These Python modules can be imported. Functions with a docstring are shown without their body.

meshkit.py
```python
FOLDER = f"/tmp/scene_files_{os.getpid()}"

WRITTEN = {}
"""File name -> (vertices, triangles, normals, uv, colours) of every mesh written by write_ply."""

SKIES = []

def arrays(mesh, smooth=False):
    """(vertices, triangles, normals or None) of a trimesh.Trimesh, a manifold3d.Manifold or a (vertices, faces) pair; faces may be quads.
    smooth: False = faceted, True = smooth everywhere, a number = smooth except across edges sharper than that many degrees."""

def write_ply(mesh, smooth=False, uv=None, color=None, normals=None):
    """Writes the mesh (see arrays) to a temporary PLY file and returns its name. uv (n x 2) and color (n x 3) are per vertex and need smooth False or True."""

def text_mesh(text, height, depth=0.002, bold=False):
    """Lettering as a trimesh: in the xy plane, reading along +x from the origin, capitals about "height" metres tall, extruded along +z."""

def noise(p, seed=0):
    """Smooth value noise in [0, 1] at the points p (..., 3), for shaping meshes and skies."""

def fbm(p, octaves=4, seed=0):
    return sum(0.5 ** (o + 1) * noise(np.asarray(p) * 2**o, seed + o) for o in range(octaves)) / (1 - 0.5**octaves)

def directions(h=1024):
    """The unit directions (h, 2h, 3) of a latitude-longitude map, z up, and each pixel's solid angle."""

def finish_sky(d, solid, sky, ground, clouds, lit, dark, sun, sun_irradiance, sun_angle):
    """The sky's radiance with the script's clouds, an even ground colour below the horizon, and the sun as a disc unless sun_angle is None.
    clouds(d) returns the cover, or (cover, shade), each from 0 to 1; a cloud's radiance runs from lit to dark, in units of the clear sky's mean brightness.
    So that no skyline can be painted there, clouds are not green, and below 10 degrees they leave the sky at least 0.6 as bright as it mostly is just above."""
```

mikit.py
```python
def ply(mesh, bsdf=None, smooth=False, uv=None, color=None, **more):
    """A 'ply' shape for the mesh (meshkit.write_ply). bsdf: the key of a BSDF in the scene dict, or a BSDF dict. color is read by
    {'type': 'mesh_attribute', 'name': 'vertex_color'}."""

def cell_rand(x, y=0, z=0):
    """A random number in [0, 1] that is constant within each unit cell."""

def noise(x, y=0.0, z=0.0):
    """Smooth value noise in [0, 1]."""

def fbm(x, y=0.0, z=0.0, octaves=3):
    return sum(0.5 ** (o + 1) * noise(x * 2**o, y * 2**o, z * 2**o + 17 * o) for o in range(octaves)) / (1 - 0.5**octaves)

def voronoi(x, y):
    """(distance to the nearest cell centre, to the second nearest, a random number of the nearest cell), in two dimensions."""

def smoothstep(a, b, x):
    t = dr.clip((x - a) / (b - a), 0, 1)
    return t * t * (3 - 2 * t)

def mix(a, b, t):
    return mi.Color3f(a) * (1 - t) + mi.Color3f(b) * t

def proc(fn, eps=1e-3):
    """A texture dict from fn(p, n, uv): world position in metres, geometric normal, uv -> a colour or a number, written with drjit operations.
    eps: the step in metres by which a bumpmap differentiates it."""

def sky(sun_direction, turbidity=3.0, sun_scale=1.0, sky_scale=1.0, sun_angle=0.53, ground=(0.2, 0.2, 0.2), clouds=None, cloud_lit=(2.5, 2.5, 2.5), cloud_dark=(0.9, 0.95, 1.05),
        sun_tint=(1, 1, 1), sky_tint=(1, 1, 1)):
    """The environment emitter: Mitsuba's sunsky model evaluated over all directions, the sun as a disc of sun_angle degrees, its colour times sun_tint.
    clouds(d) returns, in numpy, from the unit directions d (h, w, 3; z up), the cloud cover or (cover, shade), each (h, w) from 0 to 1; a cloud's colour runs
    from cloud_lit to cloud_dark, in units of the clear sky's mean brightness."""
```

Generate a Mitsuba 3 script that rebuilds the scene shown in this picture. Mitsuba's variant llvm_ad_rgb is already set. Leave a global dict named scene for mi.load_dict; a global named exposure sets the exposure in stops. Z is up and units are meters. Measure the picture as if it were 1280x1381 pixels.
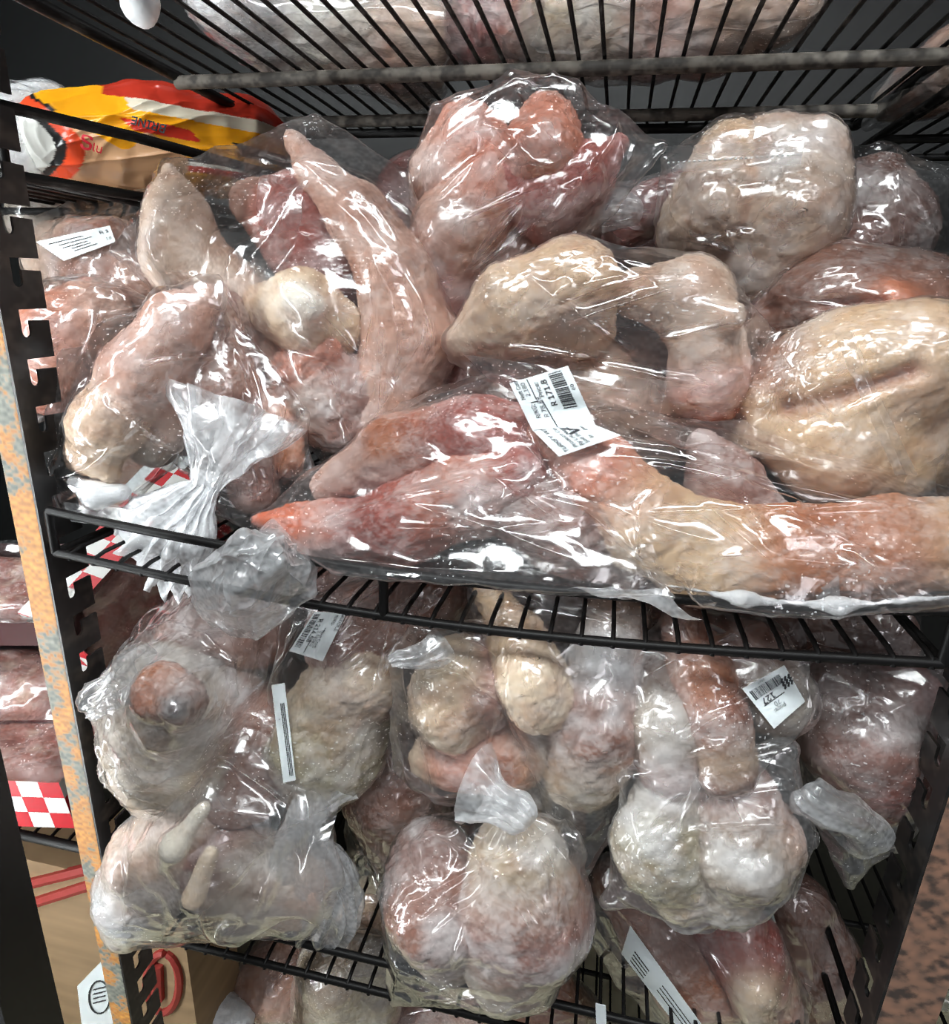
import math, numpy as np, trimesh, mitsuba as mi, drjit as dr, mikit, meshkit
from scipy.spatial import ConvexHull
from scipy.spatial import cKDTree
from scipy.interpolate import PchipInterpolator
from meshkit import noise as nz, fbm as nfbm
T = mi.ScalarTransform4f
A = np.array

# ------------------------------------------------------------------ camera, light, exposure
F_PX = 871.78                                     # focal length in pixels of the 1280 x 1381 frame
EYE = A([0.5158, -0.4805, 0.2405])
R_ = A([0.97735828, 0.20905347, 0.0326718])       # camera right, down and forward in the room (x along the shelves, y into the freezer, z up)
D_ = A([0.09502438, -0.29569902, -0.95054324])
W_ = A([-0.18905334, 0.93212592, -0.30886906])
M = np.eye(4)
M[:3, 0], M[:3, 1], M[:3, 2], M[:3, 3] = -R_, -D_, W_, EYE
scene = {'type': 'scene'}
labels = {}
scene['camera'] = {'type': 'perspective', 'fov': float(np.degrees(2 * math.atan(640 / F_PX))), 'fov_axis': 'x', 'near_clip': 0.02, 'far_clip': 50.0, 'to_world': T(M.tolist())}
exposure = 0.72
scene['ambient'] = {'type': 'constant', 'radiance': {'type': 'rgb', 'value': [0.085, 0.087, 0.09]}}


def lamp(key, c, u, v, rad, label):
    """A flat fluorescent fitting: housing and glowing diffuser; u and v are half-axes, light leaves along u x v."""
    c, u, v = A(c, float), A(u, float), A(v, float)
    n = np.cross(u, v); n /= np.linalg.norm(n)
    q = A([c - u - v, c + u - v, c + u + v, c - u + v])
    scene[key + '__diffuser'] = mikit.ply((q, A([[0, 1, 2, 3]])), 'lamp_white', emitter={'type': 'area', 'radiance': {'type': 'rgb', 'value': rad}})
    e = 1.04
    b = A([c - e * u - e * v, c + e * u - e * v, c + e * u + e * v, c - e * u + e * v]) - n * 0.004
    hv = np.vstack([b, b - n * 0.04])
    hf = A([[0, 1, 2, 3], [7, 6, 5, 4], [0, 4, 5, 1], [1, 5, 6, 2], [2, 6, 7, 3], [3, 7, 4, 0]])
    scene[key + '__housing'] = mikit.ply((hv, hf), 'lamp_white')
    labels[key] = {'label': label, 'category': 'lamp'}


scene['lamp_white'] = {'type': 'twosided', 'b': {'type': 'diffuse', 'reflectance': {'type': 'rgb', 'value': 0.8}}}
lamp('ceiling_light', (0.35, -0.80, 1.40), (0.75, 0, 0), (0, -0.16, -0.10), [10.7, 11.3, 11.4], 'long white fluorescent ceiling light over the aisle before the freezer')
lamp('ceiling_light_001', (1.5, -1.7, 1.2), (0, 0.5, 0), (0.15, 0, -0.1), [3.2, 3.15, 3.3], 'second fluorescent ceiling light farther along the aisle')
lamp('door_light', (-0.36, -0.36, 0.05), (0, 0, 0.75), (0.025, -0.02, 0), [21.6, 22.8, 23.0], 'upright light tube on the freezer door frame')

# ------------------------------------------------------------------ helpers
CAM = EYE


def S(c):
    """sRGB 0..255 to linear"""
    c = np.asarray(c, float) / 255
    return [float(x) for x in np.where(c < 0.04045, c / 12.92, ((c + 0.055) / 1.055) ** 2.4)]


def U(px, py, y):
    d = R_ * ((px - 640) / F_PX) + D_ * ((py - 690.5) / F_PX) + W_
    return EYE + d * ((y - EYE[1]) / d[1])


def UZ(px, py, z):
    d = R_ * ((px - 640) / F_PX) + D_ * ((py - 690.5) / F_PX) + W_
    return EYE + d * ((z - EYE[2]) / d[2])


def pxm(p):
    """metres per pixel at a point"""
    return float((p - EYE) @ W_) / F_PX


def put(key, mesh, bsdf, smooth=False, color=None, uv=None):
    scene[key] = mikit.ply(mesh, bsdf, smooth, uv=uv, color=color)


def tag(key, label=None, cat=None, group=None, kind=None):
    labels[key] = {k: v for k, v in (('label', label), ('category', cat), ('group', group), ('kind', kind)) if v}


COUNT = {}


def num(name):
    n = COUNT.get(name, 0); COUNT[name] = n + 1
    return name if n == 0 else f'{name}_{n:03d}'


def join(ms):
    vs, fs, o = [], [], 0
    for v, f in ms:
        f = np.asarray(f)
        if f.shape[1] == 4:
            f = np.vstack([f[:, [0, 1, 2]], f[:, [0, 2, 3]]])
        vs.append(v); fs.append(f + o); o += len(v)
    return np.vstack(vs), np.vstack(fs)


def box(lo, hi):
    m = trimesh.creation.box(A(hi, float) - A(lo, float)); m.apply_translation((A(lo, float) + A(hi, float)) / 2)
    return np.array(m.vertices), np.array(m.faces)


def tube(pts, r, n=10):
    """round bar along a polyline, capped"""
    P = A(pts, float); r = np.broadcast_to(r, len(P))
    t = np.gradient(P, axis=0); t /= np.linalg.norm(t, axis=1, keepdims=True) + 1e-12
    up = A([0, 0, 1.0]) if abs(t[0, 2]) < 0.9 else A([1.0, 0, 0])
    a = np.arange(n) / n * 2 * math.pi
    V = []
    for p, d, q in zip(P, t, r):
        e1 = np.cross(d, up); e1 /= np.linalg.norm(e1); e2 = np.cross(d, e1)
        V.append(p + q * (np.cos(a)[:, None] * e1 + np.sin(a)[:, None] * e2))
    V = np.vstack(V + [P[:1], P[-1:]])
    i = np.arange(n); j = (i + 1) % n; Fs = []
    for k in range(len(P) - 1):
        Fs.append(np.stack([k * n + i, k * n + j, (k + 1) * n + j, (k + 1) * n + i], 1))
    Fq = np.vstack(Fs); c0, c1 = len(V) - 2, len(V) - 1
    Ft = np.vstack([Fq[:, [0, 2, 1]], Fq[:, [0, 3, 2]], np.stack([i, j, i * 0 + c0], 1), np.stack([(len(P) - 1) * n + j, (len(P) - 1) * n + i, i * 0 + c1], 1)])
    return V, Ft


# ------------------------------------------------------------------ materials
def principled(c, rough=0.5, **k):
    c = c if isinstance(c, dict) else {'type': 'rgb', 'value': [float(x) for x in c]}
    return {'type': 'twosided', 'b': {'type': 'principled', 'base_color': c, 'roughness': rough, **k}}


VC = {'type': 'mesh_attribute', 'name': 'vertex_color'}


def grain(lo, hi, fine):
    def fn(p, n, uv):
        a = mikit.fbm(p.x * 34, p.y * 34, p.z * 34)
        b = mikit.noise(p.x * fine, p.y * fine, p.z * fine)
        c = mikit.noise(p.x * fine * 0.37 + 9, p.y * fine * 0.37, p.z * fine * 0.37)
        return mikit.smoothstep(lo, hi, a * 0.55 + b * 0.28 + c * 0.22)
    return fn


frost_white = principled(S([232, 230, 228]), 0.6)
meat_core = {'type': 'twosided', 'b': {'type': 'principled', 'base_color': VC, 'roughness': 0.42, 'specular': 0.5}}
scene['meat'] = {'type': 'blendbsdf', 'weight': mikit.proc(lambda p, n, uv: 0.42 * grain(0.40, 0.85, 520)(p, n, uv)), 'a': meat_core, 'b': frost_white}
scene['meat_frosted'] = {'type': 'blendbsdf', 'weight': mikit.proc(lambda p, n, uv: 0.38 * grain(0.36, 0.74, 430)(p, n, uv)), 'a': meat_core, 'b': frost_white}
crinkle = mikit.proc(lambda p, n, uv: dr.abs(mikit.noise(p.x * 90, p.y * 60, p.z * 75) - 0.5) + 0.4 * dr.abs(mikit.noise(p.x * 190 + 5, p.y * 170, p.z * 230) - 0.5), eps=6e-4)


def film(gloss, haze, lo=0.45, hi=0.8, alpha=0.06):
    clear = {'type': 'thindielectric', 'int_ior': 1.5}
    shine = {'type': 'bumpmap', 'arbitrary': crinkle, 'scale': 0.0010, 'nested': {'type': 'twosided', 'b': {'type': 'roughconductor', 'material': 'none', 'alpha': alpha, 'specular_reflectance': {'type': 'rgb', 'value': 0.95}}}}
    a = {'type': 'blendbsdf', 'weight': gloss, 'a': clear, 'b': shine}
    w = mikit.proc(lambda p, n, uv: haze * mikit.smoothstep(lo, hi, mikit.fbm(p.x * 16 + 3, p.y * 16, p.z * 16) * 0.75 + 0.25 * mikit.noise(p.x * 300, p.y * 300, p.z * 300)) + 0.25 * haze + 0.55 * mikit.smoothstep(0.80, 0.88, mikit.noise(p.x * 480, p.y * 480, p.z * 480)) * mikit.smoothstep(0.52, 0.66, mikit.fbm(p.x * 15 + 8, p.y * 15, p.z * 15)))
    return {'type': 'blendbsdf', 'weight': w, 'a': a, 'b': principled(S([228, 230, 232]), 0.5)}


scene['film_clear'] = film(0.065, 0.045, alpha=0.05)
scene['film_frosty'] = film(0.065, 0.10, 0.35, 0.75, 0.06)
scene['film_white'] = film(0.10, 0.32, 0.25, 0.7, 0.07)
scene['film_milky'] = film(0.09, 0.62, 0.1, 0.6, 0.10)
scene['wire_black'] = {'type': 'blendbsdf', 'weight': mikit.proc(lambda p, n, uv: 0.16 * mikit.smoothstep(0.5, 0.85, mikit.fbm(p.x * 60, p.y * 60, p.z * 60)) * mikit.smoothstep(-0.2, 0.9, n.z)),
                       'a': principled(S([16, 15, 15]), 0.45, specular=0.25), 'b': principled(S([150, 148, 145]), 0.7)}


def rust(p, n, uv):
    a = mikit.fbm(p.x * 45, p.y * 45, p.z * 30, octaves=4)
    b = mikit.noise(p.x * 260, p.y * 260, p.z * 260)
    c = mikit.fbm(p.x * 9 + 4, p.y * 9, p.z * 7)
    base = mikit.mix(S([88, 92, 86]), S([135, 135, 124]), b)
    o = mikit.mix(S([196, 138, 62]), S([150, 98, 52]), b)
    return mikit.mix(base, o, mikit.smoothstep(0.42, 0.58, a * 0.6 + b * 0.18 + c * 0.32))


def rust_dark(p, n, uv):
    a = mikit.fbm(p.x * 90, p.y * 90, p.z * 90, octaves=4)
    b = mikit.noise(p.x * 160, p.y * 160, p.z * 160)
    return mikit.mix(mikit.mix(S([150, 112, 92]), S([116, 92, 80]), b), S([48, 45, 44]), 0.85 * mikit.smoothstep(0.42, 0.72, a * 0.75 + 0.25 * b))


scene['rusty_steel'] = principled(mikit.proc(rust), 0.55)
scene['brown_steel'] = principled(mikit.proc(rust_dark), 0.5)
scene['black_steel'] = principled(mikit.proc(lambda p, n, uv: mikit.mix(S([22, 21, 21]), S([58, 50, 44]), 0.6 * mikit.smoothstep(0.5, 0.8, mikit.fbm(p.x * 50, p.y * 50, p.z * 50)))), 0.4)
scene['dark_panel'] = principled(mikit.proc(lambda p, n, uv: mikit.mix(S([9, 10, 10]), S([21, 23, 23]), mikit.fbm(p.x * 7, p.y * 7, p.z * 7))), 0.5)
scene['mullion_black'] = principled(S([14, 14, 16]), 0.35)
scene['paper'] = principled(S([226, 234, 236]), 0.55)
scene['ink'] = principled(S([38, 40, 44]), 0.6)
scene['red_ink'] = principled(S([200, 40, 55]), 0.5)
scene['cream'] = principled(S([196, 190, 160]), 0.6)


# ------------------------------------------------------------------ setting: freezer cabinet
def struct(key, lo, hi, m):
    put(key, box(lo, hi), m); labels[key] = {'kind': 'structure'}


struct('wall_back', (-1.3, 0.66, -1.02), (2.0, 0.70, 1.1), 'dark_panel')
struct('wall_left', (-1.34, -0.2, -1.02), (-1.3, 0.70, 1.1), 'dark_panel')
struct('wall_right', (2.0, -0.2, -1.02), (2.04, 0.70, 1.1), 'dark_panel')
struct('floor', (-1.34, -0.2, -1.06), (2.04, 0.70, -1.02), 'cream')
struct('ceiling', (-1.34, -0.2, 1.1), (2.04, 0.70, 1.14), 'dark_panel')
# black door frame post, lower left
mp, mq = UZ(0, 985, -0.05), None
mx = U(40, 1190, -0.12)
struct('trim_1', (mx[0] - 0.07, -0.17, -1.06), (mx[0] + 0.002, -0.12, 1.14), 'mullion_black')
W = 0.80


def upright(key, x0, side, fl, m_fl, zt0, label):
    """slotted angle upright: a flange facing the aisle and a web running into the freezer, J slots open at its rear edge"""
    dw, th, pitch, sw = 0.048, 0.0025, 0.0428, 0.0105
    from shapely.geometry import Polygon, Point, box as sbox
    from shapely.ops import unary_union
    z0, z1 = -1.02, 1.1
    web = sbox(0, z0, dw, z1)
    cuts, k = [], 0
    z = zt0
    while z > z0 + 0.05:
        cuts.append(Polygon([(dw + 1e-3, z), (0.0175, z - 0.001), (0.0175, z - 0.020), (0.0275, z - 0.020), (0.0275, z - sw), (dw + 1e-3, z - sw)]))
        cuts.append(Point(0.0225, z - 0.020).buffer(0.005, 6))
        z -= pitch
    z = zt0 + pitch
    while z < z1 - 0.05:
        cuts.append(Polygon([(dw + 1e-3, z), (0.0175, z - 0.001), (0.0175, z - 0.020), (0.0275, z - 0.020), (0.0275, z - sw), (dw + 1e-3, z - sw)]))
        cuts.append(Point(0.0225, z - 0.020).buffer(0.005, 6))
        z += pitch
    pl = web.difference(unary_union(cuts))
    if pl.geom_type != 'Polygon':
        pl = max(pl.geoms, key=lambda g: g.area)
    m = trimesh.creation.extrude_polygon(pl, th, engine='earcut')
    v = np.array(m.vertices)
    V = np.stack([x0 - side * v[:, 2], v[:, 0], v[:, 1]], 1)
    put(key + '__web', (V, np.array(m.faces)), 'black_steel')
    # flange with a rounded inner corner
    ang = np.linspace(0, math.pi / 2, 5)
    prof = [(-fl, 0.0), ] + [(-0.004 + 0.004 * math.sin(a), 0.004 - 0.004 * math.cos(a)) for a in ang] + [(-0.0025, 0.006), (-0.005, 0.004), (-fl, 0.003)]
    P = A(prof); n = len(P)
    V = np.vstack([np.stack([x0 + side * P[:, 0], P[:, 1], np.full(n, z)], 1) for z in (z0, z1)])
    i = np.arange(n); j = (i + 1) % n
    put(key + '__flange', (V, np.stack([i, j, j + n, i + n], 1)), m_fl)
    tag(key, label, 'shelf upright')


upright('shelf_upright', 0.0, 1, 0.030, 'rusty_steel', 0.3505, 'slotted black upright with orange rusted front edge, left of the bags')
upright('shelf_upright_001', W, -1, 0.047, 'brown_steel', 0.3505, 'slotted black upright with brown rusted front face at the right')


def shelf(z, x0, x1, y0, y1, label, fence=0.045, sag=0.0, pitch=0.0247, bars=(0.26, 0.43), fence_y=0.0, side_fence=False, rail=0.0042, bar_r=0.0045, bar_m='wire_black'):
    key = num('wire_shelf')
    dz = lambda x: -sag * math.sin(math.pi * (x - x0) / (x1 - x0)) ** 1
    xs = np.linspace(x0, x1, 17)
    L = lambda y, h: [(x, y, z + h + dz(x)) for x in xs]
    put(key + '__front_rail', tube(L(y0, 0), rail), 'wire_black', 40)
    put(key + '__back_rail', tube(L(y1, 0), rail), 'wire_black', 40)
    for k, yb in enumerate(bars):
        put(key + '__crossbar' + (f'_{k:03d}' if k else ''), tube([(x, yb, z - 0.006 + dz(x)) for x in xs], bar_r), bar_m, 40)
    for k, x in enumerate((x0, x1)):
        put(key + '__side_rail' + (f'_{k:03d}' if k else ''), tube([(x, y0, z), (x, y1, z)], rail), 'wire_black', 40)
    if fence:
        put(key + '__fence_rail', tube(L(y0 + fence_y, fence), rail), 'wire_black', 40)
        for k, x in enumerate((x0, x0 + 0.433 * (x1 - x0), x1)):
            put(key + '__stud' + (f'_{k:03d}' if k else ''), tube([(x, y0, z + dz(x)), (x, y0 + fence_y, z + fence + dz(x))], rail), 'wire_black', 40)
        if side_fence:
            for k, x in enumerate((x0, x1)):
                put(key + '__side_fence' + (f'_{k:03d}' if k else ''), tube([(x, y0, z + fence), (x, y1, z + fence)], rail * 0.9), 'wire_black', 40)
    n = int((x1 - x0) / pitch)
    for k in range(n):
        x = x0 + (k + 0.7) * (x1 - x0) / n
        h = dz(x)
        put(key + '__wire' + (f'_{k:03d}' if k else ''), tube([(x, y0 - 0.003, z - 0.0035 + h), (x, y0 - 0.001, z + 0.003 + h), (x, y0 + 0.012, z + 0.0052 + h), (x, y1, z + 0.005 + h)], 0.00215, 6), 'wire_black', True)
    tag(key, label, 'wire shelf')
    return key


shelf(0.0, 0.012, 0.772, 0.0, 0.52, 'black wire shelf carrying the upper heap of bags, its front edge bowed down', sag=0.022, fence=0.042)
shelf(-0.478, 0.03, 0.772, 0.0, 0.52, 'black wire shelf under the lower heap of bags')
scene['dusty_steel'] = principled(mikit.proc(lambda p, n, uv: mikit.mix(S([58, 54, 50]), S([112, 106, 98]), mikit.smoothstep(0.35, 0.7, mikit.fbm(p.x * 80, p.y * 80, p.z * 80)))), 0.7)
shelf(0.467, 0.012, 0.785, 0.0, 0.52, 'black wire shelf overhead seen from below, with dusty grey crossbars', fence=0.045, bar_r=0.0068, bar_m='dusty_steel', rail=0.006)

# ------------------------------------------------------------------ frozen pieces: smooth unions of tapering limbs
PAL = {
    'pink': S([190, 150, 132]), 'pale': S([196, 170, 150]), 'red': S([156, 82, 72]), 'deep': S([122, 66, 62]), 'dark': S([84, 56, 56]), 'skin': S([206, 174, 138]), 'yellow': S([206, 176, 146]),
    'orange': S([206, 130, 98]), 'rust': S([168, 108, 76]), 'brown': S([142, 100, 84]), 'bone': S([228, 220, 204]), 'knuckle': S([202, 178, 150]), 'grey': S([150, 137, 122]), 'beige': S([176, 158, 132]),
    'mauve': S([142, 106, 97]), 'ice': S([232, 234, 236]), 'coral': S([196, 128, 105]), 'olive': S([150, 140, 112]), 'black': S([54, 48, 50]), 'fat': S([220, 200, 174]), 'cocoa': S([112, 82, 74]), 'blood': S([96, 26, 28]), 'tip': S([214, 108, 66]), 'snow': S([196, 198, 200]),
}


def caps(v, C):
    """signed distance to each tapering capsule: (len(v), len(C)); C rows a, b, ra, rb"""
    out = []
    for a, b, ra, rb in C:
        ab = b - a; q = v - a
        t = np.clip(q @ ab / max(ab @ ab, 1e-12), 0, 1)
        out.append(np.linalg.norm(q - t[:, None] * ab, axis=1) - (ra + t * (rb - ra)))
    return np.stack(out, 1)


def smin(d, k):
    m = d.min(1)
    return m - k * np.log(np.exp(-(d - m[:, None]) / k).sum(1))


def surface(fn, lo, hi, h):
    """naive surface nets of fn < 0 inside the box"""
    n = np.ceil((hi - lo) / h).astype(int) + 1
    g = [lo[k] + h * np.arange(n[k]) for k in range(3)]
    P = np.stack(np.meshgrid(*g, indexing='ij'), -1)
    D = fn(P.reshape(-1, 3)).reshape(n)
    s = D < 0
    c = np.zeros(tuple(n - 1), int)
    for a, b, e in np.ndindex(2, 2, 2):
        c += s[a:n[0] - 1 + a, b:n[1] - 1 + b, e:n[2] - 1 + e]
    act = (c > 0) & (c < 8)
    idx = -np.ones(act.shape, int); I = np.argwhere(act); idx[act] = np.arange(len(I))
    acc, cnt = np.zeros((len(I), 3)), np.zeros(len(I))
    off = [A(o) for o in np.ndindex(2, 2, 2)]
    for o in off:
        for ax in range(3):
            if o[ax]:
                continue
            q = o.copy(); q[ax] = 1
            a, b = I + o, I + q
            da, db = D[tuple(a.T)], D[tuple(b.T)]
            m = (da < 0) != (db < 0)
            t = np.where(m, da / np.where(da - db == 0, 1, da - db), 0)
            acc[m] += (o + (q - o) * t[:, None])[m]; cnt[m] += 1
    V = lo + h * (I + acc / cnt[:, None])
    Fs = []
    for ax in range(3):
        u, w = [k for k in range(3) if k != ax]
        sl0 = [slice(None)] * 3; sl1 = [slice(None)] * 3
        sl0[ax] = slice(0, -1); sl1[ax] = slice(1, None)
        x = s[tuple(sl0)] != s[tuple(sl1)]
        E_ = np.argwhere(x); E_ = E_[(E_[:, u] > 0) & (E_[:, w] > 0) & (E_[:, u] < n[u] - 1) & (E_[:, w] < n[w] - 1)]
        eu, ew = np.eye(3, dtype=int)[u], np.eye(3, dtype=int)[w]
        quad = np.stack([idx[tuple((E_ - eu - ew).T)], idx[tuple((E_ - ew).T)], idx[tuple(E_.T)], idx[tuple((E_ - eu).T)]], 1)
        fl = s[tuple(E_.T)] != (ax == 1)
        quad[~fl] = quad[~fl][:, ::-1]
        Fs.append(quad)
    Fq = np.vstack(Fs)
    return V, np.vstack([Fq[:, [0, 1, 2]], Fq[:, [0, 2, 3]]])


def normals(v, f):
    n = np.zeros_like(v); c = np.cross(v[f[:, 1]] - v[f[:, 0]], v[f[:, 2]] - v[f[:, 0]])
    for k in range(3):
        np.add.at(n, f[:, k], c)
    return n / (np.linalg.norm(n, axis=1, keepdims=True) + 1e-20)


def nodes(chain, y0):
    """chain entries (px, py, r_px[, dy[, colour]]) at depth y0 + dy -> points, radii, colours"""
    P, Rr, col, last = [], [], [], None
    for e in chain:
        p = U(e[0], e[1], y0 + (e[3] if len(e) > 3 else 0.0))
        P.append(p); Rr.append(e[2] * pxm(p))
        last = e[4] if len(e) > 4 else last
        col.append(last)
    return P, Rr, col


def smooth01(a, b, x):
    t = np.clip((x - a) / (b - a), 0, 1)
    return t * t * (3 - 2 * t)


SEED = [1]


def meat(key, chains, y0, col, amp=0.005, k=0.007, h=0.0034, grooves=(), mottle=0.6, frost=0.35, bsdf='meat', pimple=0.0):
    """one frozen piece; returns its capsules (for the bag around it). col: colour name used where a chain gives none"""
    SEED[0] += 1; sd = SEED[0]
    C, K = [], []
    for ch in chains:
        P, Rr, cc = nodes(ch, y0)
        cc = [c or col for c in cc]
        if len(P) == 1:
            P, Rr, cc = P * 2, Rr * 2, cc * 2
        for i in range(len(P) - 1):
            C.append((P[i], P[i + 1], Rr[i], Rr[i + 1])); K.append((PAL[cc[i]], PAL[cc[i + 1]]))
    ends = np.vstack([[c[0], c[1]] for c in C]); rm = max(max(c[2], c[3]) for c in C)
    lo, hi = ends.min(0) - rm - 0.012, ends.max(0) + rm + 0.012
    G = []
    for line, wd, dp in grooves:
        L = A([U(x, y, y0 + (q[0] if q else 0)) for x, y, *q in line]); G.append((L, wd, dp))

    def fn(v):
        return smin(caps(v, C), k)
    v, f = surface(fn, lo, hi, h)
    n = normals(v, f)
    disp = amp * 2.2 * (nfbm(v * 15, 2, sd + 31) - 0.5) + amp * 1.0 * (nfbm(v * 34, 3, sd) - 0.5) + amp * 0.45 * (nz(v * 130, sd + 7) - 0.5) + amp * 0.35 * (nz(v * 300, sd + 8) - 0.5)
    if pimple:
        disp += pimple * np.abs(nz(v * 210, sd + 3) - 0.5)
    redline = np.zeros(len(v))
    for L, wd, dp in G:
        # a crease: distance measured along the view-independent normal plane of the polyline
        dd = np.full(len(v), 9.0)
        for a, b in zip(L[:-1], L[1:]):
            ax = (b - a) / np.linalg.norm(b - a)
            q = v - a; t = np.clip(q @ ax, 0, np.linalg.norm(b - a))
            e = q - t[:, None] * ax
            dd = np.minimum(dd, np.linalg.norm(e * A([1, 0.1, 1]), axis=1))
        g = np.exp(-(dd / wd) ** 2); disp -= dp * g; redline = np.maximum(redline, np.exp(-(dd / (wd * 0.8)) ** 2))
    d = caps(v, C)
    w = np.exp(-(d - d.min(1, keepdims=True)) / 0.006); w /= w.sum(1, keepdims=True)
    colr = np.zeros((len(v), 3))
    for i, ((a, b, ra, rb), (ca, cb)) in enumerate(zip(C, K)):
        ab = b - a; t = np.clip((v - a) @ ab / max(ab @ ab, 1e-12), 0, 1)[:, None]
        colr += w[:, i:i + 1] * (A(ca) * (1 - t) + A(cb) * t)
    m1 = smooth01(0.44, 0.66, nfbm(v * 42 + 5, 4, sd + 11)); m2 = smooth01(0.5, 0.75, nfbm(v * 22 + 2, 4, sd + 17)); m3 = smooth01(0.45, 0.8, nfbm(v * 75, 3, sd + 23))
    colr = colr * (1 - mottle * m1[:, None] * (1 - A([0.80, 0.63, 0.57])))
    colr = colr * (1 - mottle * 0.8 * m3[:, None] * (1 - A([0.6, 0.5, 0.45])))
    colr = colr + (A(PAL['ice']) - colr) * (frost * 0.6 * m2)[:, None]
    colr = colr * (1 - redline[:, None] * (1 - A([0.60, 0.30, 0.27])))
    v = v + n * disp[:, None]
    put(key, (v, f), bsdf, True, color=np.clip(colr, 0.01, 0.95))
    return C, v, normals(v, f)


# ------------------------------------------------------------------ plastic film
def geodesic(n):
    m = trimesh.creation.icosahedron(); V, F = np.array(m.vertices), np.array(m.faces)
    out, fs, seen = [], [], {}
    for tri in F:
        a, b, c = V[tri]; ids = {}
        for i in range(n + 1):
            for j in range(n + 1 - i):
                p = (a * (n - i - j) + b * i + c * j) / n
                kk = tuple(np.round(p, 6))
                if kk not in seen:
                    seen[kk] = len(out); out.append(p)
                ids[i, j] = seen[kk]
        for i in range(n):
            for j in range(n - i):
                fs.append((ids[i, j], ids[i + 1, j], ids[i, j + 1]))
                if i + j < n - 1:
                    fs.append((ids[i + 1, j], ids[i + 1, j + 1], ids[i, j + 1]))
    V = A(out); return V / np.linalg.norm(V, axis=1, keepdims=True), A(fs)


GEO = {}


def tri(x):
    return np.abs((x % 1.0) * 2 - 1)


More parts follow.
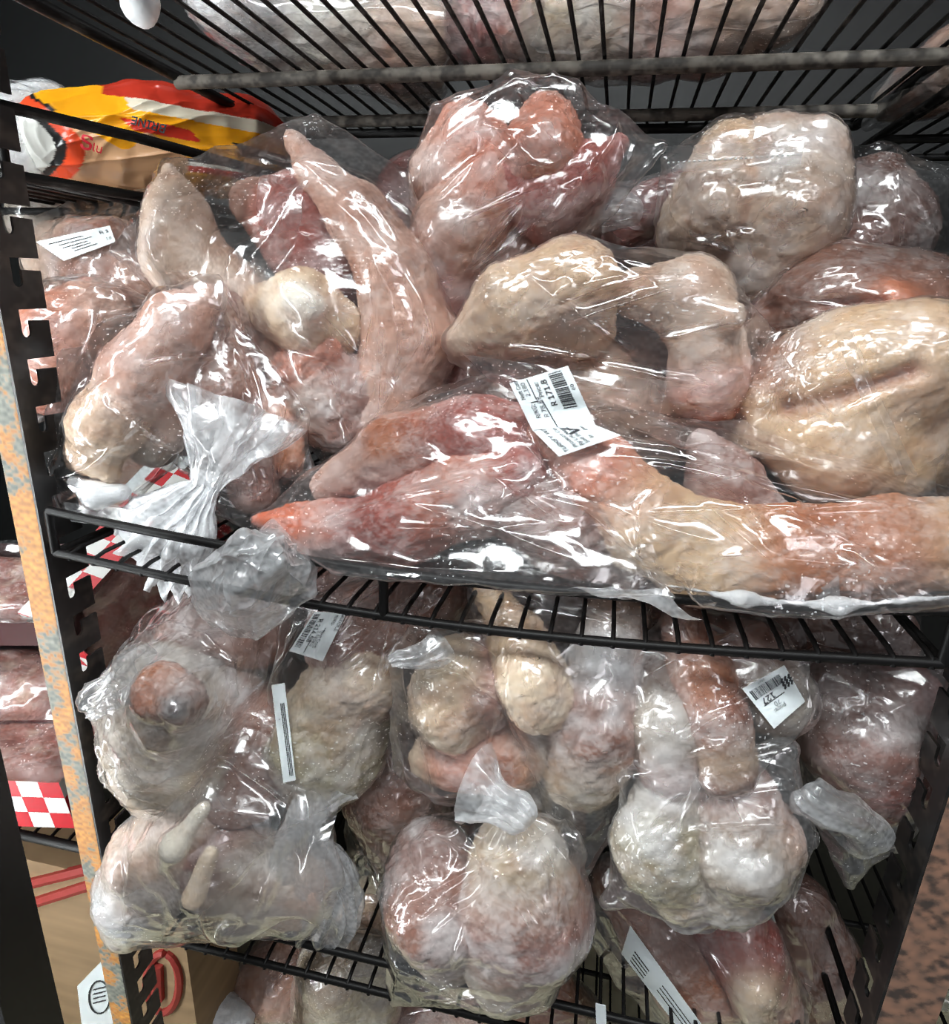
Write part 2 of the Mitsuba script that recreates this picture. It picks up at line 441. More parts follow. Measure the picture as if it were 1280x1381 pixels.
def creases(v, sd, amp, dirs=None, freq=(9, 30), n=7):
    """straight folds: triangle waves along random directions, each kept to patches"""
    r = np.random.RandomState(sd); out = np.zeros(len(v))
    for i in range(n):
        d = r.normal(size=3); d /= np.linalg.norm(d)
        if dirs is not None:
            ax = A(dirs, float); ax /= np.linalg.norm(ax)
            d = d - 0.85 * (d @ ax) * ax; d /= np.linalg.norm(d)
        fr = r.uniform(*freq)
        mask = smooth01(0.45, 0.58, nfbm(v * 9 + r.uniform(0, 50, 3), 2, sd + i))
        ph = v @ d * fr + r.uniform() + 0.25 * nz(v * 6, sd + 40 + i)
        out += amp * (9.0 / fr) * 2.2 * mask * (tri(ph) - 0.5)
    return out


def wrap(key, C, mv, mn, extra, y0, bsdf='film_clear', margin=0.0022, iters=3, pull=0.0005, wr=0.006, n=40, dirs=None, knots=(), tight=0.14, freq=(8, 26), folds=(), nf=12, colour=None):
    """bag film: starts as the taut hull round contents and corner points, is drawn in by smoothing and rests on the contents; folds last"""
    SEED[0] += 1; sd = SEED[0]
    if n not in GEO:
        GEO[n] = geodesic(n)
    dirs0, F = GEO[n]
    E_ = list(C)
    for e in extra:
        p = U(e[0], e[1], y0 + (e[3] if len(e) > 3 else 0.0)); r = max(e[2] * pxm(p), 0.0015)
        E_.append((p, p, r, r))
    g, _ = GEO[6] if 6 in GEO else GEO.setdefault(6, geodesic(6))
    pts = np.vstack([np.vstack([a + g * (ra + margin), b + g * (rb + margin)]) for a, b, ra, rb in E_])
    hull = ConvexHull(pts)
    c = pts[hull.vertices].mean(0)
    eq = np.unique(np.round(hull.equations, 7), axis=0)
    toc = CAM - c; toc /= np.linalg.norm(toc)
    d0 = dirs0 + 0.45 * toc; d0 /= np.linalg.norm(d0, axis=1, keepdims=True)
    # stretch the directions to the hull's own proportions so that long bags are evenly meshed
    sp = pts[hull.vertices] - c; cov = np.linalg.cholesky(np.cov(sp.T) + 1e-6 * np.eye(3))
    d0 = d0 @ cov.T; d0 /= np.linalg.norm(d0, axis=1, keepdims=True)
    den = d0 @ eq[:, :3].T; off = -(eq[:, 3] + eq[:, :3] @ c)
    r = np.where(den > 1e-6, off / np.maximum(den, 1e-6), 9).min(1)
    v = c + d0 * r[:, None]
    e = np.vstack([F[:, [0, 1]], F[:, [1, 2]], F[:, [2, 0]]]); e = np.vstack([e, e[:, ::-1]])
    deg = np.bincount(e[:, 0], minlength=len(v))[:, None]
    Ca = A([x[0] for x in E_]); Cb = A([x[1] for x in E_]); Ra = A([x[2] for x in E_]); Rb = A([x[3] for x in E_])

    def collide(v):
        ab = Cb - Ca
        q = v[:, None] - Ca[None]
        t = np.clip((q * ab).sum(-1) / np.maximum((ab * ab).sum(-1), 1e-12), 0, 1)
        w = q - t[..., None] * ab
        L = np.linalg.norm(w, axis=-1) + 1e-9
        dd = L - (Ra + t * (Rb - Ra)) - margin
        i = dd.argmin(1); k = np.arange(len(v))
        m = dd[k, i]
        return v + np.where(m < 0, -m, 0)[:, None] * w[k, i] / L[k, i][:, None]
    for it in range(iters):
        s = np.zeros_like(v); np.add.at(s, e[:, 0], v[e[:, 1]]); lap = s / deg - v
        nn = normals(v, F)
        sag = pull * (0.5 + nfbm(v * 20, 2, sd + 3))
        v = v + tight * lap - nn * sag[:, None]
        v = collide(v)
    nn = normals(v, F)
    disp = creases(v, sd, 0.6 * wr, dirs, freq) + 0.002 * (nfbm(v * 24, 3, sd + 5) - 0.5)
    rs = np.random.RandomState(sd + 77); c1 = v.mean(0)
    lines = [(U(a, b, y0 - 0.05), U(e_, g_, y0 - 0.05), 0.0065) for a, b, e_, g_ in folds]
    fr = np.flatnonzero((nn @ toc) > 0.15)
    for q in range(nf):                                            # long straight folds between random points of the near side
        i0, i1 = rs.choice(fr, 2); lines.append((v[i0], v[i1], rs.uniform(0.002, 0.005)))
    for pa_, pb_, hh in lines:
        m = np.cross(pb_ - pa_, c1 - pa_); m /= np.linalg.norm(m) + 1e-12
        ax = pb_ - pa_; L = np.linalg.norm(ax); ax /= L + 1e-12
        t = (v - pa_) @ ax / (L + 1e-12); sgn = np.abs((v - pa_) @ m + 0.004 * (nz(v * 14, sd + int(hh * 1e6)) - 0.5))
        front = smooth01(-0.1, 0.25, (v - c1) @ ((pa_ + pb_) / 2 - c1) / (np.linalg.norm((pa_ + pb_) / 2 - c1) ** 2 + 1e-9))
        disp += hh * np.exp(-sgn / 0.0028) * smooth01(-0.05, 0.12, t) * smooth01(1.05, 0.85, t) * front
    for kx, ky, kd, kn, ka in knots:                               # pleats running out from a tied neck
        kp = U(kx, ky, y0 + kd); q = v - kp; L = np.linalg.norm(q, axis=1)
        th = np.arctan2(q @ R_, q @ D_)
        disp += ka * np.exp(-L / 0.07) * (tri(th / (2 * math.pi) * kn + 0.5 * nz(v * 18, sd)) - 0.4)
    v = v + nn * disp[:, None]
    if len(mv):                                                    # stay outside the pieces themselves
        kd = cKDTree(mv)
        for rep in range(6):
            if rep:                                                # the film bridges small hollows
                s = np.zeros_like(v); np.add.at(s, e[:, 0], v[e[:, 1]]); lap = s / deg - v
                v = v + 0.4 * np.clip((lap * nn).sum(1), 0, None)[:, None] * nn if rep < 4 else v
            dist, i = kd.query(v)
            sgn = ((v - mv[i]) * mn[i]).sum(1)
            push = np.where((sgn < 0.0015) & (dist < 0.04), 0.0015 - sgn, 0)
            v = v + mn[i] * push[:, None]
    put(key, (v, F), bsdf, True, color=None if colour is None else colour(v, c))
    return v, F


def gather(key, path, y0, bsdf='film_white', pleats=11, pa=0.35, flat=0.6, nu=40, nt=96, crum=0.005, fr=(14, 50), grow=True):
    """gathered plastic: a pleated sleeve along a pixel path (px, py, r_px[, dy])"""
    SEED[0] += 1; sd = SEED[0]
    P = A([U(e[0], e[1], y0 + (e[3] if len(e) > 3 else 0)) for e in path]); r = A([e[2] * pxm(p) for e, p in zip(path, P)])
    s = np.concatenate([[0], np.cumsum(np.linalg.norm(np.diff(P, axis=0), axis=1))]); s /= s[-1]
    u = np.linspace(0, 1, nu)
    Q = PchipInterpolator(s, P)(u); rr = PchipInterpolator(s, r)(u)
    t = np.gradient(Q, axis=0); t /= np.linalg.norm(t, axis=1, keepdims=True)
    th = np.linspace(0, 2 * math.pi, nt, endpoint=False)
    V = []
    for i in range(nu):
        e1 = np.cross(t[i], W_); e1 /= np.linalg.norm(e1); e2 = np.cross(t[i], e1)
        q = tri(th / (2 * math.pi) * pleats + 0.25 * np.sin(th * 2 + sd) + 0.3 * u[i]) - 0.5
        q2 = tri(th / (2 * math.pi) * (pleats * 2 + 1) + 0.4 * np.sin(th * 3 + 2 * sd + u[i] * 2)) - 0.5
        gp = min(1.0, 0.15 + u[i] * 2.2) if grow else 1.0
        R2 = rr[i] * (1 + gp * (pa * q + 0.4 * pa * q2))
        V.append(Q[i] + R2[:, None] * (np.cos(th)[:, None] * e1 + flat * np.sin(th)[:, None] * e2))
    V = np.vstack(V)
    i = np.arange(nt); j = (i + 1) % nt
    F = np.vstack([np.stack([k * nt + i, k * nt + j, (k + 1) * nt + j, (k + 1) * nt + i], 1) for k in range(nu - 1)])
    F = np.vstack([F[:, [0, 1, 2]], F[:, [0, 2, 3]]])
    n = normals(V, F)
    V = V + n * (creases(V, sd, crum, None, fr))[:, None]
    put(key, (V, F), bsdf, True)


def sheet(key, q, y0, bsdf='film_clear', n=36, crum=0.006, bulge=0.0, freq=(10, 40)):
    """loose flap of film between four pixel corners (px, py[, dy])"""
    SEED[0] += 1; sd = SEED[0]
    P = [U(e[0], e[1], y0 + (e[2] if len(e) > 2 else 0)) for e in q]
    u, w = np.meshgrid(np.linspace(0, 1, n), np.linspace(0, 1, n), indexing='ij'); u, w = u.reshape(-1, 1), w.reshape(-1, 1)
    V = P[0] * (1 - u) * (1 - w) + P[1] * u * (1 - w) + P[2] * u * w + P[3] * (1 - u) * w
    nn = np.cross(P[1] - P[0], P[3] - P[0]); nn /= np.linalg.norm(nn)
    if nn @ (CAM - V.mean(0)) < 0:
        nn = -nn
    V = V + nn * (creases(V, sd, crum, None, freq)[:, None] + bulge * np.sin(math.pi * u) * np.sin(math.pi * w) + 0.004 * (nfbm(V * 20, 3, sd) - 0.5)[:, None])
    i, j = np.meshgrid(np.arange(n - 1), np.arange(n - 1), indexing='ij'); a = (i * n + j).ravel()
    F = np.vstack([np.stack([a, a + n, a + n + 1], 1), np.stack([a, a + n + 1, a + 1], 1)])
    put(key, (V, F), bsdf, True)


def bag(name, label, y0, pieces, extra, cat='bagged meat', group=None, film='film_clear', **kw):
    """one tied or folded bag with its frozen pieces; pieces: (part name, chains, colour, options)"""
    key = num(name); tag(key, label, cat, group); C, mv, mn, seen = [], [np.zeros((0, 3))], [np.zeros((0, 3))], {}
    for part, chains, col, *o in pieces:
        i = seen.get(part, 0); seen[part] = i + 1
        c, a, b = meat(f'{key}__{part}' + (f'_{i:03d}' if i else ''), chains, y0, col, **(o[0] if o else {}))
        C += c; mv.append(a); mn.append(b)
    surf = wrap(key + '__film', C, np.vstack(mv), np.vstack(mn), extra, y0, film, **kw)
    return key, surf


# ------------------------------------------------------------------ upper heap, on the main shelf
kC, sC = bag('bagged_turkey', 'big clear bag of pink turkey pieces round a pale bare knuckle bone', 0.16, [
    ('wing', [[(396, 190, 12, .02), (425, 235, 24, .01), (480, 290, 36), (530, 370, 50), (555, 460, 62), (525, 550, 64)]], 'pink', dict(frost=.3, pimple=.0015)),
    ('carcass', [[(345, 275, 36, .03, 'pink'), (400, 300, 58, .03, 'red'), (450, 360, 66, .05, 'deep'), (480, 430, 56, .07, 'dark')], [(455, 330, 40, .05, 'deep'), (490, 390, 40, .06, 'dark')], [(330, 400, 40, .04, 'skin'), (380, 470, 44, .04, 'deep')]], 'red', dict(mottle=.8)),
    ('joint', [[(360, 415, 34, -.02), (410, 420, 56, -.035), (455, 440, 40, -.02)], [(398, 400, 22, -.075, 'bone'), (418, 414, 24, -.075, 'bone')]], 'knuckle', dict(k=.004, amp=.006)),
    ('wing', [[(228, 228, 8, -.0), (240, 290, 38), (245, 345, 50), (290, 390, 50), (330, 410, 40)]], 'pale', dict(frost=.6)),
    ('breast', [[(385, 480, 38), (420, 530, 52), (480, 550, 72, .0, 'mauve'), (500, 590, 46)], [(430, 545, 34, -.03, 'grey')], [(440, 470, 20, -.04, 'coral'), (400, 495, 26, -.04)]], 'pink', dict(amp=.008, frost=.5)),
], [(157, 338, 4), (215, 240, 4), (425, 163, 6, .02), (335, 215, 4), (545, 238, 5, .02), (604, 452, 4), (440, 618, 8), (570, 600, 6), (180, 365, 4), (350, 440, 5, -.02)], folds=[(375, 235, 345, 480), (270, 370, 345, 460), (345, 480, 440, 610), (505, 335, 455, 520), (160, 345, 280, 375), (440, 610, 600, 460)], wr=.005, n=52)
sheet(kC + '__fold', [(350, 232, -.05), (420, 245, -.06), (352, 480, -.05), (338, 440, -.05)], 0.16, n=30, crum=.006)
kD, sD = bag('bagged_turkey_wing', 'clear bag of a yellowish turkey wing with white frost in its bottom corner', 0.045, [
    ('wing', [[(278, 400, 20, .03, 'pink'), (240, 435, 38, .02, 'pink'), (195, 505, 48, .005), (150, 570, 44, 0, 'yellow'), (115, 615, 24, 0, 'yellow')], [(110, 612, 15, -.01), (150, 640, 11, -.01)]], 'skin', dict(frost=.4)),
    ('thigh', [[(265, 460, 46, .05, 'brown'), (245, 540, 46, .04, 'pink'), (205, 600, 34, .03, 'grey')]], 'brown', dict(frost=.3)),
    ('ice_crust', [[(100, 650, 10, -.01), (130, 668, 13, -.015), (165, 664, 10, -.01)]], 'ice', dict(amp=.003, mottle=0, frost=0)),
], [(75, 545, 5), (64, 600, 5), (72, 650, 4), (92, 692, 4), (160, 690, 4), (238, 600, 6), (276, 402, 4, .02), (90, 480, 5, .01), (205, 640, 4)], folds=[(75, 545, 275, 405), (120, 540, 180, 620), (180, 610, 70, 690)], wr=.006, n=46)
sheet(kD + '__seam', [(86, 676, -.02), (195, 690, -.02), (192, 712, -.02), (98, 703, -.02)], 0.045, 'film_white', n=16, crum=.002)
kF, sF = bag('bagged_turkey', 'knotted clear bag of brown-red meat with a fanned white tail', 0.10, [
    ('thigh', [[(290, 450, 60, .02), (300, 530, 56, 0)], [(380, 560, 30, .02, 'rust'), (390, 620, 22, 0, 'rust')]], 'brown', dict(mottle=.8)),
    ('thigh', [[(330, 600, 40, .0), (340, 660, 34, -.02)]], 'mauve', dict(frost=.5)),
], [(235, 560, 4), (270, 420, 4, .04), (390, 600, 5), (420, 640, 5), (345, 718, 5, -.03), (279, 648, 8, -.05), (222, 600, 4, -.01), (410, 560, 4)], wr=.007, n=44, knots=[(275, 650, -.04, 15, .008)])
gather(kF + '__tail', [(284, 638, 22, -.05), (277, 656, 21, -.056), (260, 680, 30, -.06), (238, 712, 52, -.06), (212, 748, 68, -.05)], 0.10, 'film_milky', pleats=15, pa=.42, flat=.55, nu=56, nt=150)
gather(kF + '__pleats', [(277, 656, 22, -.056), (288, 622, 36, -.058), (304, 580, 62, -.055), (318, 545, 84, -.045)], 0.10, 'film_white', pleats=9, pa=.40, flat=.35, nu=50, nt=150, fr=(10, 30), crum=.006)
kH, sH = bag('bagged_turkey_wings', 'clear bag of red frosted wings with an orange wing tip poking out', 0.05, [
    ('wing', [[(348, 703, 9, -.015, 'tip'), (400, 706, 23, -.015, 'tip'), (425, 710, 28, -.01, 'coral'), (460, 714, 36, 0, 'red'), (540, 705, 54), (640, 665, 58, 0, 'coral'), (700, 640, 50, 0, 'red')]], 'red', dict(frost=.8, bsdf='meat_frosted', amp=.006)),
    ('wing', [[(440, 655, 22, .03), (530, 615, 46, .03, 'rust'), (640, 590, 54, .02, 'red'), (720, 610, 56, .02)]], 'pink', dict(frost=.5)),
    ('breast', [[(700, 660, 70, .02, 'mauve'), (780, 710, 66, .01), (850, 770, 26, .0)]], 'mauve', dict(frost=.8, bsdf='meat_frosted', amp=.007)),
], [(425, 735, 5, -.03), (455, 770, 5, -.065), (560, 780, 5, -.07), (650, 784, 5, -.07), (740, 786, 5, -.07), (830, 796, 5, -.07), (905, 804, 5, -.065), (545, 550, 6, .05), (640, 515, 6, .06), (700, 500, 6, .05), (760, 520, 6, .04), (830, 600, 5), (880, 760, 4)], folds=[(415, 690, 680, 570), (420, 700, 600, 640), (560, 560, 660, 520), (700, 600, 760, 700)], wr=.005, n=52)
wrap(kH + '__tail', [], np.zeros((0, 3)), np.zeros((0, 3)), [(300, 748, 3, -.05), (262, 778, 3, -.06), (264, 808, 3, -.06), (292, 838, 3, -.05), (346, 860, 3, -.06), (376, 815, 3, -.07), (416, 798, 3, -.06), (422, 764, 3, -.05), (402, 735, 4, -.03), (372, 712, 6, -.03), (332, 728, 4, -.09), (330, 790, 3, -.10), (380, 760, 3, -.095), (300, 790, 4, -.02), (360, 820, 4, -.02)], 0.05, 'film_white', wr=.007, iters=1, nf=26, n=44, freq=(12, 34))
sheet(kH + '__hem', [(760, 792, -.06), (900, 798, -.06), (948, 832, -.075), (860, 814, -.075)], 0.05, 'film_white', n=20, crum=.006)
kO, sO = bag('bagged_turkey_wings', 'clear bag with one long curved orange-brown turkey wing at the front right', 0.045, [
    ('wing', [[(735, 585, 26, .0, 'coral'), (800, 635, 46, 0, 'coral'), (870, 705, 56, 0, 'skin'), (950, 748, 60, 0, 'skin'), (1060, 750, 62, 0, 'rust'), (1180, 740, 62, 0, 'rust'), (1310, 730, 60, 0, 'skin')]], 'rust', dict(frost=.25, pimple=.003, mottle=.5)),
    ('ice_crust', [[(900, 788, 3, -.05, 'snow'), (1000, 808, 5, -.055), (1130, 818, 6, -.055), (1310, 802, 6, -.05)]], 'snow', dict(amp=.004, mottle=0, frost=0)),
    ('wing', [[(945, 600, 22, .05), (975, 650, 46, .05), (1020, 710, 50, .05, 'mauve')]], 'mauve', dict(frost=.4)),
], [(890, 565, 5, .03), (1000, 574, 5, .05), (1120, 655, 5, .04), (1300, 680, 6, .02), (1310, 808, 4, -.065), (1230, 818, 5, -.065), (1130, 826, 5, -.07), (1040, 820, 5, -.07), (950, 810, 5, -.065), (880, 775, 5, -.05), (735, 598, 4), (830, 730, 4), (770, 556, 4, .03)], folds=[(905, 585, 1110, 650), (1000, 580, 1125, 660), (950, 690, 1060, 770), (1130, 740, 1160, 800), (830, 700, 880, 760), (1000, 650, 1040, 745)], wr=.005, n=52)
sheet(kO + '__corner', [(1098, 790, -.035), (1128, 768, -.04), (1135, 820, -.035), (1100, 815, -.03)], 0.045, 'film_white', n=14, crum=.006)
kJ, sJ = bag('bagged_turkey', 'clear bag of two pale turkey joints, one with a coral pink stump', 0.12, [
    ('joint', [[(630, 460, 24), (690, 420, 54, 0, 'yellow'), (770, 385, 60, 0, 'yellow'), (785, 435, 50, .02)]], 'pale', dict(frost=.6, amp=.007)),
    ('joint', [[(862, 398, 34, .03), (935, 405, 54), (950, 465, 46), (955, 520, 50, 0, 'coral'), (978, 552, 14, 0, 'orange')], [(988, 425, 20, -.035)]], 'pale', dict(frost=.5, k=.004)),
    ('breast', [[(850, 480, 44, .07), (890, 470, 44, .07)]], 'cocoa', dict(frost=.2)),
], [(612, 484, 4), (1037, 450, 5), (1028, 505, 5), (985, 566, 4), (880, 556, 4), (905, 366, 6), (690, 535, 5, -.02), (1000, 390, 6)], folds=[(760, 420, 950, 370), (625, 480, 800, 500), (800, 510, 980, 545), (640, 440, 760, 350)], wr=.005, n=52)
sheet(kJ + '__hem', [(625, 478, -.04), (900, 515, -.07), (890, 560, -.06), (690, 540, -.04)], 0.12, 'film_clear', n=40, crum=.009, freq=(10, 34), bulge=.01)
kI, sI = bag('bagged_turkey', 'clear bag of orange-red wing ends standing highest in the heap', 0.20, [
    ('wing', [[(630, 185, 40, .02, 'coral'), (600, 240, 46, .02, 'pink')], [(625, 250, 50, .03), (660, 215, 40, .03)]], 'coral', dict(frost=.45, amp=.007)),
    ('wing', [[(735, 165, 34), (730, 205, 54), (748, 240, 46)]], 'coral', dict(frost=.5, amp=.008)),
    ('wing', [[(835, 195, 14, 0, 'red'), (790, 235, 36), (735, 270, 46), (690, 250, 44)]], 'coral', dict(frost=.35)),
    ('wing', [[(665, 260, 50, .0, 'coral'), (620, 320, 62, 0, 'pink'), (605, 390, 40, 0, 'red'), (610, 425, 22, 0, 'ice')]], 'pink', dict(frost=.6)),
], [(590, 150, 8), (690, 104, 8), (745, 102, 8), (763, 145, 6), (892, 196, 4), (872, 216, 4), (820, 275, 5), (650, 428, 5), (592, 436, 5), (553, 240, 5), (552, 350, 5), (700, 330, 5)], folds=[(590, 420, 720, 270), (560, 330, 760, 230), (640, 400, 880, 215), (590, 180, 560, 260), (690, 105, 760, 200)], wr=.008, n=52)
sheet(kI + '__fold', [(640, 180, -.05), (745, 165, -.06), (760, 215, -.06), (700, 225, -.07)], 0.20, 'film_clear', n=26, crum=.008)
kK, sK = bag('bagged_turkey_wing', 'clear bag with a perforated top seam round a pale frosted turkey wing', 0.22, [
    ('wing', [[(1100, 205, 40, 0, 'pale'), (1060, 290, 72), (1020, 370, 42), (1008, 400, 16)], [(1040, 220, 56, .01)]], 'pale', dict(frost=.7, bsdf='meat_frosted', pimple=.002)),
    ('thigh', [[(985, 225, 56, .01, 'yellow'), (960, 285, 60, 0, 'pale'), (925, 310, 36, 0, 'beige')]], 'pale', dict(frost=.8, bsdf='meat_frosted', amp=.007)),
], [(897, 215, 4), (1055, 162, 7), (1132, 195, 7), (1133, 260, 4), (1022, 412, 3), (888, 300, 4), (1000, 190, 5)], wr=.006, n=48)
sheet(kK + '__seam', [(895, 197, -.05), (1085, 190, -.06), (1080, 222, -.06), (908, 232, -.05)], 0.22, 'film_clear', n=24, crum=.004)
dots = [tube([U(x, 220 - (x - 898) * 0.063, .165), U(x + 3, 219.8 - (x - 898) * 0.063, .165)], .0008, 5) for x in range(900, 1080, 7)]
put(kK + '__perforation', join(dots), 'paper'); labels[kK + '__perforation'] = {'kind': 'stuff'}
kL, sL = bag('bagged_turkey', 'clear loose bag of dark pink meat at the right behind the frosted wing', 0.30, [
    ('thigh', [[(1170, 260, 50, .02, 'cocoa'), (1200, 310, 60, 0)], [(1150, 340, 34, -.02, 'mauve')]], 'mauve', dict(frost=.3, mottle=.8)),
], [(1105, 190, 6), (1180, 205, 6), (1275, 238, 5), (1290, 355, 4), (1220, 372, 5), (1115, 340, 4)], wr=.007, n=44)
kM, sM = bag('bagged_turkey', 'clear bag of brown skin-on meat with an orange spot, under the loose dark bag', 0.20, [
    ('breast', [[(1040, 430, 50, .02), (1120, 410, 70, 0), (1220, 420, 70), (1310, 430, 60)], [(1200, 400, 16, -.055, 'orange'), (1215, 408, 14, -.055, 'orange')]], 'brown', dict(frost=.15, grooves=[([(1050, 415, -.06), (1120, 412, -.07), (1190, 408, -.07)], .006, .010)])),
], [(1010, 410, 4), (1120, 362, 5), (1300, 365, 5), (1310, 500, 4), (1040, 500, 5)], wr=.005, n=44)
kN, sN = bag('bagged_turkey', 'clear bag of a plump yellow-tan turkey breast with a red crease along it', 0.12, [
    ('breast', [[(1060, 520, 58, .01, 'brown'), (1140, 505, 76, 0, 'skin'), (1230, 490, 72, 0, 'yellow'), (1310, 480, 60)], [(1040, 565, 50, .0, 'skin'), (1130, 600, 80), (1200, 630, 52)], [(1270, 590, 40, .0, 'pale'), (1300, 640, 40, .02, 'pink')]], 'skin', dict(frost=.2, mottle=.4, grooves=[([(1000, 580, -.06), (1080, 560, -.07), (1150, 545, -.075), (1250, 505, -.07)], .008, .013)])),
], [(1290, 430, 5), (985, 562, 4), (1040, 455, 5), (1240, 692, 4, -.02), (1290, 640, 5), (1150, 690, 5), (1060, 640, 5)], wr=.006, n=50)
sheet(kN + '__fold', [(1125, 448, -.07), (1150, 446, -.07), (1235, 640, -.085), (1205, 640, -.085)], 0.12, 'film_clear', n=30, crum=.004)
sheet(kN + '__corner', [(1225, 640, -.08), (1280, 610, -.07), (1245, 698, -.08), (1212, 690, -.08)], 0.12, 'film_clear', n=20, crum=.009)
kE, sE = bag('bagged_turkey', 'clear bag of orange-pink meat tucked against the left upright', 0.13, [
    ('thigh', [[(60, 520, 40, 0, 'coral'), (85, 460, 54, 0, 'orange'), (130, 425, 46, .02, 'pink')]], 'orange', dict(frost=.35)),
], [(20, 400, 5), (150, 375, 5, .04), (205, 410, 5), (40, 570, 5), (120, 500, 5), (10, 450, 5)], wr=.006, n=40)
kB, sB = bag('bagged_turkey', 'clear bag of brown-pink meat with a crumpled white price label on top', 0.24, [
    ('thigh', [[(90, 350, 50, .03, 'pale'), (160, 365, 60, 0, 'brown'), (220, 390, 56, 0, 'pink')], [(150, 340, 40, .03)]], 'brown', dict(frost=.4)),
], [(40, 300, 4), (120, 275, 5, .03), (205, 262, 5, .03), (222, 300, 5), (100, 420, 5), (180, 330, 4)], wr=.008, n=42)
kP, sP = bag('bagged_turkey', 'small clear bag of dark red meat behind the tallest bag', 0.27, [
    ('neck', [[(840, 310, 26, 0, 'red'), (880, 280, 30, 0, 'deep'), (925, 250, 24)]], 'red', dict(frost=.35)),
], [(770, 285, 12, -.02), (800, 270, 10), (835, 330, 8), (880, 325, 6), (900, 235, 6)], wr=.007, n=36, film='film_frosty')
gather(kP + '__knot', [(860, 285, 18, -.03), (830, 280, 26, -.04), (800, 282, 30, -.04), (778, 290, 14, -.035)], 0.27, 'film_white', pleats=7, pa=.3, nu=26, nt=60)
kU1, _ = bag('bagged_turkey', 'clear bag of dusky pink meat wedged beneath the two pale joints', 0.20, [
    ('thigh', [[(615, 500, 34, 0, 'mauve'), (680, 350, 70, .04, 'brown'), (760, 320, 50, .05)], [(640, 520, 40, -.02, 'deep')]], 'brown', dict(frost=.3)),
], [(585, 520, 4), (650, 320, 5, .03), (830, 330, 5, .05), (700, 540, 5, -.02)], wr=.007, n=40)
bag('bagged_turkey', 'bag of dull pink meat low in the middle, behind the label with the price', 0.22, [('thigh', [[(700, 520, 60, -.02), (800, 530, 74, -.03, 'pale'), (880, 570, 74, -.02, 'pink')]], 'pink', dict(frost=.4))], [(650, 500, 5), (960, 560, 5), (700, 590, 5)], n=34)
bag('bagged_turkey', 'dark bag of red meat deep at the back of the upper shelf', 0.38, [
    ('thigh', [[(560, 260, 50), (520, 420, 60), (640, 420, 60), (720, 400, 60), (900, 380, 70), (980, 350, 60)]], 'deep', dict(frost=.1, h=.006)),
], [(500, 230, 6), (990, 300, 6), (560, 500, 6), (930, 460, 6)], n=30)
# ------------------------------------------------------------------ lower heap, on the second shelf
kQ, sQ = bag('bagged_turkey', 'round frosty bag of grey-beige meat with a brown stump facing out', 0.03, [
    ('thigh', [[(225, 950, 84, 0, 'grey'), (240, 1010, 84, 0, 'beige'), (235, 1045, 50)], [(310, 950, 50, .03, 'mauve')]], 'grey', dict(frost=.7, bsdf='meat_frosted', amp=.007)),
    ('stump', [[(222, 930, 38, -.08, 'rust'), (248, 945, 38, -.08, 'brown')], [(238, 952, 13, -.104, 'black')]], 'rust', dict(frost=.15, amp=.006)),
    ('breast', [[(235, 870, 52, .06, 'brown'), (300, 835, 60, .07, 'cocoa'), (340, 850, 50, .06, 'brown')]], 'brown', dict(frost=.5)),
], [(150, 905, 4), (145, 985, 5), (165, 885, 4, .06), (285, 800, 5, .07), (378, 800, 5, .07), (378, 900, 4, .04), (180, 1085, 5), (240, 1100, 5), (300, 1060, 6)], folds=[(150, 1000, 260, 1060), (200, 1000, 270, 1080), (300, 800, 330, 960), (180, 960, 260, 1010)], wr=.006, n=50, film='film_frosty', knots=[(160, 925, -.03, 13, .006)])
gather(kQ + '__knot', [(205, 905, 46, -.085), (165, 925, 24, -.08), (142, 940, 22, -.075), (112, 958, 12, -.07)], 0.04, 'film_white', pleats=7, pa=.4, flat=.5, nu=34, nt=80)
kS, sS = bag('bagged_turkey', 'white frosty bag of grey wings bulging over the left end of the lower shelf', 0.0, [
    ('wing', [[(260, 1110, 40, .01, 'pale'), (215, 1150, 60, 0, 'pale'), (190, 1200, 54, 0, 'snow'), (180, 1235, 36, 0, 'grey')]], 'pale', dict(frost=.7, bsdf='meat_frosted')),
    ('thigh', [[(300, 1150, 60, .02, 'mauve'), (340, 1190, 60, .01, 'grey'), (410, 1200, 50, .02, 'pale')]], 'mauve', dict(frost=.6, mottle=.8)),
    ('bone', [[(275, 1090, 10, -.05, 'bone'), (235, 1140, 13, -.06, 'bone'), (222, 1172, 8, -.06, 'bone')], [(285, 1150, 8, -.06, 'fat'), (262, 1210, 16, -.065, 'fat')]], 'bone', dict(amp=.002, frost=.2, mottle=.2)),
    ('thigh', [[(330, 1050, 60, .05, 'brown'), (360, 980, 50, .06)]], 'brown', dict(frost=.3)),
], [(142, 1190, 6), (150, 1250, 6), (188, 1274, 4), (300, 1262, 4), (440, 1240, 4), (458, 1190, 5), (440, 1110, 8), (200, 1080, 5)], wr=.006, n=50, film='film_frosty')
sheet(kS + '__fold', [(175, 1200, -.07), (440, 1105, -.06), (440, 1245, -.07), (230, 1262, -.075)], 0.01, 'film_clear', n=44, crum=.014, freq=(8, 22), bulge=.02)
